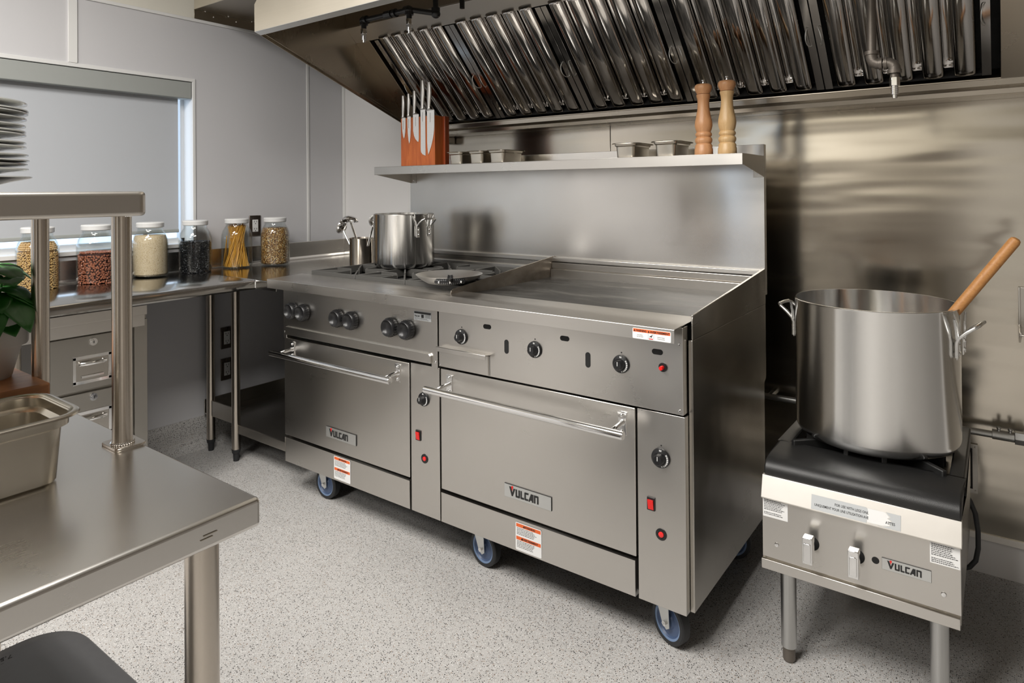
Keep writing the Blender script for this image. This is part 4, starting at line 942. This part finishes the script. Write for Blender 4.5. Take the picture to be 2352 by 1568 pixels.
def baffle_filter(x0, wd):
    """one removable baffle filter: flat stiles, five front channels, four rear ones"""
    mb = MB(); L = .51; x1 = x0 + wd
    for a, b_ in ((x0 + .002, x0 + .026), (x1 - .026, x1 - .002)): slope_plate(mb, a, b_, .004, .012 + L, .006, .0015)
    slope_plate(mb, x0 + .0021, x1 - .0021, L + .004, L + .012, .0045, .03, 1)  # bottom rail in flat black, painting the shaded gap below the baffles
    fo = mb.build('baffle_filter', [M['filter'], M['dark']], HD, bev=.0004)
    def channel(xc, hw, off, dep, s0, s1, sgn):
        m_ = MB(); n = 9; ns = 8; vs = []; fs = []
        sl = [s0, s0 + .012, s1 - .034, s1 - .022, s1 - .012, s1 - .004, s1]
        for k, s_ in enumerate(sl):
            e = 1.0 if k < 3 else [1.0, .96, .82, .58, .2][k - 2]
            for i in range(n):
                a = -1 + 2 * i / (n - 1)
                xx = xc + hw * (math.sin(a * PI / 2) * .92 + a * .08) * (1 if k < 5 else (.93 if k == 5 else .6))
                dz = dep * (math.cos(a * PI / 2) ** .55 if abs(a) < 1 else 0)
                y, z = onp(s_, off + sgn * dz * e); vs.append((xx, y, z))
        for k in range(len(sl) - 1):
            for i in range(n - 1): fs.append((k * n + i, k * n + i + 1, (k + 1) * n + i + 1, (k + 1) * n + i))
        m_.add(vs, fs); return m_
    pitch_ = (wd - .054) / 5
    allb = MB(); back = MB()
    for i in range(5):
        c_ = channel(x0 + .027 + pitch_ * (i + .5), pitch_ * .365, -.004, .019, -.01, .012 + L, 1); allb.add(c_.v, c_.f)
    for i in range(4):
        c_ = channel(x0 + .027 + pitch_ * (i + 1), pitch_ * .26, -.016, .016, -.01, L - .012, -1); back.add(c_.v, c_.f)
    allb.build('front_baffles', M['filter'], fo, solid=.001, ang=60)
    back.build('rear_baffles', M['filter'], fo, solid=.001, ang=60)
    for hx, sg in ((x0 + .014, -1), (x1 - .014, 1)):
        pts = []
        for i in range(13):
            a = PI * i / 12; y, z = onp(.30 - .036 * math.cos(a), .007 + .02 * math.sin(a)); pts.append((hx - sg * .0 + sg * -.010 * math.sin(a), y, z))
        MB().tube(pts, .0017, 8).build('lift_ring', M['zinc'], fo)
fx = -2.372; fw = (2.372 - .017) / 5
for i in range(5): baffle_filter(fx + i * fw, fw)
# closure between hood and left wall
t = thing('soffit_box', (-2.95, 2.2, 2.27), 'short boxed closure between the hood end and the corner wall', 'soffit')
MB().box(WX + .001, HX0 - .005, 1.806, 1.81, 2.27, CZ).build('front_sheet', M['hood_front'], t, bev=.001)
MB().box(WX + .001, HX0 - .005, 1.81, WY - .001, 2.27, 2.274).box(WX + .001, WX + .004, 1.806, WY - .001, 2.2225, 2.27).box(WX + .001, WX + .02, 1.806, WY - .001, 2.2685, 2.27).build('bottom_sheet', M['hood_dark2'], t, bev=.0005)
mb = MB()
for y in (1.86, 1.99, 2.13): mb.ball((WX + .013, y, 2.268), .004, 10); mb.ball((WX + .006, y + .05, 2.25), .004, 10)
mb.build('screws', M['chrome'], t)
# fire suppression piping under the hood
t = thing('suppression_pipe', (-2.0, 1.82, 2.05), 'black fire suppression pipe with two nozzles under the hood', 'pipe')
def nozzle(par, x, y, z, mat_pipe, drop, s=1.0):
    MB().cyl((x, y, z), (x, y, z - drop), .0105 * s, n=20).build('nozzle_drop', mat_pipe, par)
    n_ = MB().cyl((x, y, z - drop), (x, y, z - drop - .022 * s), .0125 * s, n=6).cyl((x, y, z - drop - .022 * s), (x, y, z - drop - .045 * s), .0085 * s, n=20)
    for i in range(4): n_.cyl((x, y, z - drop - (.026 + i * .005) * s), (x, y, z - drop - (.028 + i * .005) * s), .0098 * s, n=20)
    n_.cyl((x, y, z - drop - .045 * s), (x, y, z - drop - .055 * s), .006 * s, n=12); n_.build('nozzle', M['chrome'], par, bev=.0005)
Yp = 1.80
def elbow(mb, c, r=.0175): mb.ball(c, r, 20)
mb = MB().cyl((-2.055, Yp, 2.005), (-1.80, Yp, 2.005), .0105, n=20)
for q in (-2.055, -1.80): mb.ball((q, Yp, 2.003), .0175, 20).cyl((q - .02 * (1 if q < -2 else -1) * -1, Yp, 2.005), (q, Yp, 2.005), .0165, n=20).cyl((q, Yp, 1.985), (q, Yp, 2.003), .0165, n=20)
mb.cyl((-1.93, Yp, 2.005), (-1.895, Yp, 2.005), .0155, n=8).cyl((-1.885, Yp, 2.005), (-1.87, Yp, 2.005), .0165, n=20)
mb.tube([(-1.80, Yp, 2.005), (-1.725, Yp + .06, 1.992)], .0105, 16).ball((-1.722, Yp + .063, 1.99), .018, 20)
mb.cyl((-1.722, Yp + .063, 1.99), (-1.722, Yp + .063, 2.25), .0105, n=20).cyl((-1.722, Yp + .063, 1.99), (-1.722, Yp + .063, 2.012), .0165, n=20)
mb.build('pipe_run', M['pipe_black'], t)
nozzle(t, -2.055, Yp, 2.0, M['pipe_black'], .03); nozzle(t, -1.80, Yp, 2.0, M['pipe_black'], .03)
tag(MB().cyl((-1.69, 1.98, 2.03), (-1.69, 1.98, 2.25), .010, n=16).build('conduit', M['pipe_black']), 'plain black conduit stub inside the hood', 'pipe')
t = thing('suppression_pipe', (-.29, 2.1, 1.66), 'rusty grey drop pipe with elbows and nozzle below the filters', 'pipe')
Yq = 2.10
g = MB().cyl((-.2880, Yq, 1.69), (-.2858, Yq, 2.25), .0118, n=24)
g.tube([(-.2880, Yq, 1.70), (-.2880, Yq, 1.682), (-.284, Yq, 1.670), (-.274, Yq, 1.6635), (-.262, Yq, 1.6625)], .0152, 20)
g.cyl((-.2880, Yq, 1.70), (-.2880, Yq, 1.690), .0180, n=28).cyl((-.270, Yq, 1.6625), (-.262, Yq, 1.6625), .0172, n=28).cyl((-.262, Yq, 1.6625), (-.255, Yq, 1.6625), .010, n=20)
g.tube([(-.257, Yq, 1.6625), (-.245, Yq, 1.6615), (-.236, Yq, 1.656), (-.2325, Yq, 1.647), (-.2325, Yq, 1.632)], .0152, 20)
g.cyl((-.258, Yq, 1.6625), (-.250, Yq, 1.6625), .0178, n=28).cyl((-.2325, Yq, 1.642), (-.2325, Yq, 1.632), .0178, n=28)
g.build('pipe_run', M['pipe_grey'], t)
nozzle(t, -.2325, Yq, 1.633, M['pipe_grey'], .012, 1.05)

# ================================================================== RIGHT SIDE OF THE BACK WALL
t = thing('gas_pipe', (-.3, 2.72, .5), 'horizontal galvanised gas pipe with coupling along the stainless wall', 'pipe')
MB().cyl((-1.0, 2.71, .498), (1.2, 2.71, .502), .0115, n=24).build('pipe_run', M['galv'], t)
g = MB().cyl((-.03, 2.71, .502), (.03, 2.71, .502), .0165, n=20).cyl((.03, 2.71, .502), (.055, 2.71, .502), .0225, n=6)
for q in (-.012, .018): g.ball((q, 2.705, .525), .0065, 12).cyl((q, 2.705, .51), (q, 2.705, .525), .004, n=10)
g.build('coupling', M['galv'], t, bev=.001)
MB().box(-.75, -.735, 2.71, 2.776, .49, .506).box(.2, .215, 2.71, 2.776, .49, .506).build('pipe_clip', M['zinc'], t)
t = thing('recessed_pull', (-.1, 2.77, .355), 'recessed steel pull handle set low in the wall behind the stockpot burner', 'handle')
g = MB().box(-.165, -.071, 2.766, 2.772, .27, .438)
g.box(-.15, -.086, 2.7645, 2.767, .285, .423, 1)
g.tube([(-.1, 2.768, .295), (-.1, 2.75, .30), (-.1, 2.75, .408), (-.1, 2.768, .413)], .009, 12)
for q in (.28, .428): g.ball((-.0785, 2.766, q), .0028, 8)
g.build('pull_plate', [M['steel_side'], M['dark']], t, bev=.001)
tag(MB().tube([(-.10, 2.5, .37), (-.085, 2.5, .345), (-.072, 2.5, .31), (-.0655, 2.5, .26), (-.0655, 2.5, .205), (-.072, 2.5, .165), (-.088, 2.5, .14), (-.115, 2.5, .125), (-.16, 2.5, .12)], .0072, 14).build('gas_hose', M['rubber']), 'black hose curving behind the stockpot burner', 'hose')
t = thing('wall_bracket', (.12, 2.7, .9), 'stainless wall bracket cut by the right border at pot height', 'bracket')
MB().yz([(2.62, .848), (2.774, .80), (2.774, .985), (2.765, .985), (2.765, .86), (2.62, .86)], .044, .05).box(.044, .4, 2.766, 2.774, .848, .985).box(.044, .4, 2.62, 2.774, .848, .853).build('bracket_sheet', M['steel_side'], t, bev=.001)

# ================================================================== PREP TABLE IN FRONT
TT = .91
t = PT = thing('prep_table', (-1.28, -.5, 0), 'stainless prep table in the foreground with an overshelf', 'table')
x0, x1, y0, y1 = -1.76, -.805, -1.7, .5203
mb = MB().slab(x0, x1, y0, y1, TT - .039, TT, .006, seg=4)
mb.build('table_top', M['steel_top'], t, bev=.0095, seg=5)
for x, y in ((-.859, .467), (-1.70, .467), (-.859, -1.62), (-1.70, -1.62)):
    o = MB().cyl((x, y, .06), (x, y, TT - .03), .0212, n=40).build('leg', M['tube'], t)
    MB().cyl((x, y, 0), (x, y, .065), .0145, .022, n=24).build('rubber_foot', M['rubber'], o)
OS0, OS1 = 1.2835, 1.322
ov = MB().slab(-1.56, -1.0895, -1.3, .5095, OS0, OS1, .016, seg=6).build('overshelf', M['steel_band'], t, bev=.006, seg=4)
for x, y in ((-1.1535, .4955), (-1.4976, .4957), (-1.1535, -1.2), (-1.4976, -1.2)):
    po = MB().cyl((x, y, TT + .004), (x, y, OS0 + .001), .0148, n=40).build('overshelf_post', M['tube'], t)
    w = MB()
    for k in range(26):
        a = 2 * PI * k / 26; w.ball((x + .0155 * math.cos(a), y + .0155 * math.sin(a), TT + .0062), .0025, 8)
    for k in range(10):
        a = 2 * PI * k / 26; w.ball((x + .0145 * math.cos(a), y + .0145 * math.sin(a), OS0 - .001), .002, 8)
    w.build('weld_bead', M['chrome'], po)
    MB().slab(x - .032, x + .027, y - .021, y + .0275, TT, TT + .0042, .009).build('post_flange', M['tube'], t, bev=.001)
MB().box(-.8047, -.8038, .44, .458, .8905, .8915).box(-.8047, -.8038, .436, .452, .8865, .8873).build('edge_mark', M['gutter'], t)
# food pan, board, basil
hotel_pan(-1.226, .0835, .176, .325, .1, TT, 'deep stainless food pan on the prep table corner', rim=.013, r=.03, name='food_pan', taper=.012)
t = tag(MB().slab(-1.74, -1.42, .1, .486, TT, .97, .006).build('cutting_board', M['board'], bev=.003), 'thick reddish wooden cutting board under the herb pot', 'cutting board')
t = thing('potted_basil', (-1.553, .42, .97), 'basil plant in a white clay pot on the wooden board', 'potted plant')
MB().lathe([(0, 0), (.043, 0), (.045, .003), (.061, .062), (.069, .062), (.0705, .065), (.0735, .130), (.0735, .135), (.071, .137), (.0665, .136), (.065, .12), (.055, .04), (0, .03)], n=64, ends=False).build('clay_pot', M['pot_clay'], t, local=True, ang=40)
MB().lathe([(.064, .115), (.04, .118), (0, .12)], n=32, ends=False).build('soil', M['soil'], t, local=True)
rnd = random.Random(11)
def leaf(base, dirv, L, wid, droop, nm='basil_leaf'):
    d = Vector(dirv).normalized(); sd = d.cross(Vector((0, 0, 1))).normalized(); upv = sd.cross(d).normalized()
    vs = []; fs = []; ns, nw = 10, 6
    for i in range(ns + 1):
        s_ = i / ns; c_ = Vector(base) + d * L * s_ + Vector((0, 0, -droop * s_ * s_ * L))
        w_ = wid * math.sin(PI * min(1, s_ ** .8)) ** .8 if 0 < s_ < 1 else .0005
        for j in range(-nw, nw + 1):
            q = j / nw; puck = .12 * wid * math.sin(s_ * 22) * (1 - abs(q)) * abs(q) * 2
            vs.append(c_ + sd * w_ * q + upv * (-.35 * w_ * q * q + .28 * w_ * abs(q) + puck))
    m_ = 2 * nw + 1
    for i in range(ns):
        for j in range(2 * nw): fs.append((i * m_ + j, i * m_ + j + 1, (i + 1) * m_ + j + 1, (i + 1) * m_ + j))
    MB().add(vs, fs).build(nm, M['leaf'], t, local=True, solid=.0006, ang=80)
st = MB()
for k in range(6):
    a = 2 * PI * k / 6; st.tube([(.02 * math.cos(a), .02 * math.sin(a), .115), (.03 * math.cos(a), .03 * math.sin(a), .17 + .01 * k)], .002, 8)
st.build('stems', M['leaf'], t, local=True)
for k in range(20):
    a = 2 * PI * k / 20 * 2.4 + .3; hz = .12 + .005 * k; el = .15 + rnd.uniform(-.1, .5)
    leaf((.02 * math.cos(a), .02 * math.sin(a), hz), (math.cos(a), math.sin(a), el), rnd.uniform(.062, .08), rnd.uniform(.027, .034), rnd.uniform(.6, 1.0))
leaf((.03, .02, .160), (.85, .35, .1), .07, .036, 1.1); leaf((.035, -.012, .16), (.9, -.1, .0), .075, .038, 1.25); leaf((.02, .03, .165), (.6, .7, .1), .06, .032, .8); leaf((.03, .01, .185), (.8, .2, .5), .07, .034, .6)
# plates on the overshelf
PZ = [1.3465, 1.3595, 1.3675, 1.3735, 1.3825, 1.3955, 1.4025, 1.4155, 1.4205, 1.4300, 1.4415, 1.4505, 1.4545, 1.4665]
def plate(x, y, zr, R, d, label, lean):
    t = MB().lathe([(0, -d), (R * .42, -d), (R * .46, -d + .002), (R * .62, -d * .55), (R * .8, -d * .28), (R * .97, -.0025), (R, -.001), (R, .0008), (R * .97, .0012), (R * .78, -d * .25 + .004), (R * .6, -d * .5 + .004), (R * .44, -d + .005), (0, -d + .004)], n=72, ends=False).build('plate', M['porcelain'], local=True, ang=60)
    t.location = (x, y, zr); t.rotation_euler = lean
    return tag(t, label, 'plate', 'white plates stacked on the overshelf')
names = ['lowest', 'second', 'third', 'fourth', 'fifth', 'sixth', 'seventh', 'eighth', 'ninth', 'tenth', 'eleventh', 'twelfth', 'thirteenth', 'topmost']
base_tips = [70.2, 64.3, 62.5, 65.8, 64.3, 60.6, 60.2, 60.3, 60, 59.8, 61.4, 63.8, 64.6, 62]
for k, z in enumerate(PZ):
    lab = 'white plate, %s' % ('lowest and widest of the stack on the overshelf' if k == 0 else 'topmost of the stack on the overshelf' if k == 13 else names[k] + ' from the bottom of the stack on the overshelf')
    e = (base_tips[k] - 62) * .00075
    plate(-1.3405 + e * .3, .2846 + e, z, .1345, .026 if k == 0 else .0175, lab, (0, 0, 0))
# grey bin under the table
t = thing('waste_bin', (-1.33, .3, 0), 'grey plastic bin with a rounded lid under the prep table', 'bin')
BZ = .45
bo = rrect(-1.545, -1.10, .2, .545, .05, 8)
def ringed(mb, rings):
    n = len(rings[0]); vs = [p for r in rings for p in r]; fs = []
    for j in range(len(rings) - 1):
        for i in range(n): fs.append((j * n + i, j * n + (i + 1) % n, (j + 1) * n + (i + 1) % n, (j + 1) * n + i))
    fs += [tuple(range(n))[::-1], tuple((len(rings) - 1) * n + i for i in range(n))]
    return mb.add(vs, fs)
def rg(ins, z, r): return [(p[0], p[1], z) for p in rrect(-1.56 + ins, -1.09 - ins, .17 + ins, .567 - ins, r, 8)]
ringed(MB(), [rg(.05, 0, .05), rg(.04, .02, .06), rg(.018, BZ - .05, .08), rg(.018, BZ - .03, .08)]).build('bin_body', M['bin_dark'], t, ang=50)
ringed(MB(), [rg(.002, BZ - .04, .09), rg(0, BZ - .036, .09), rg(.001, BZ - .014, .09), rg(.008, BZ - .006, .085), (rg(.035, BZ - .001, .06)), rg(.04, BZ, .055), rg(.09, BZ + .002, .03)]).build('bin_lid', M['bin'], t, ang=40)
lt = MB()
text_into(lt, 'Tou', .022, (-1.492, .452, BZ + .0006), (-.2, -1, 0), (1, -.2, 0), .0004, 0)
text_into(lt, '7.5 G', .016, (-1.512, .452, BZ + .0006), (-.2, -1, 0), (1, -.2, 0), .0004, 0)
lt.build('lid_lettering', M['ink'], t)
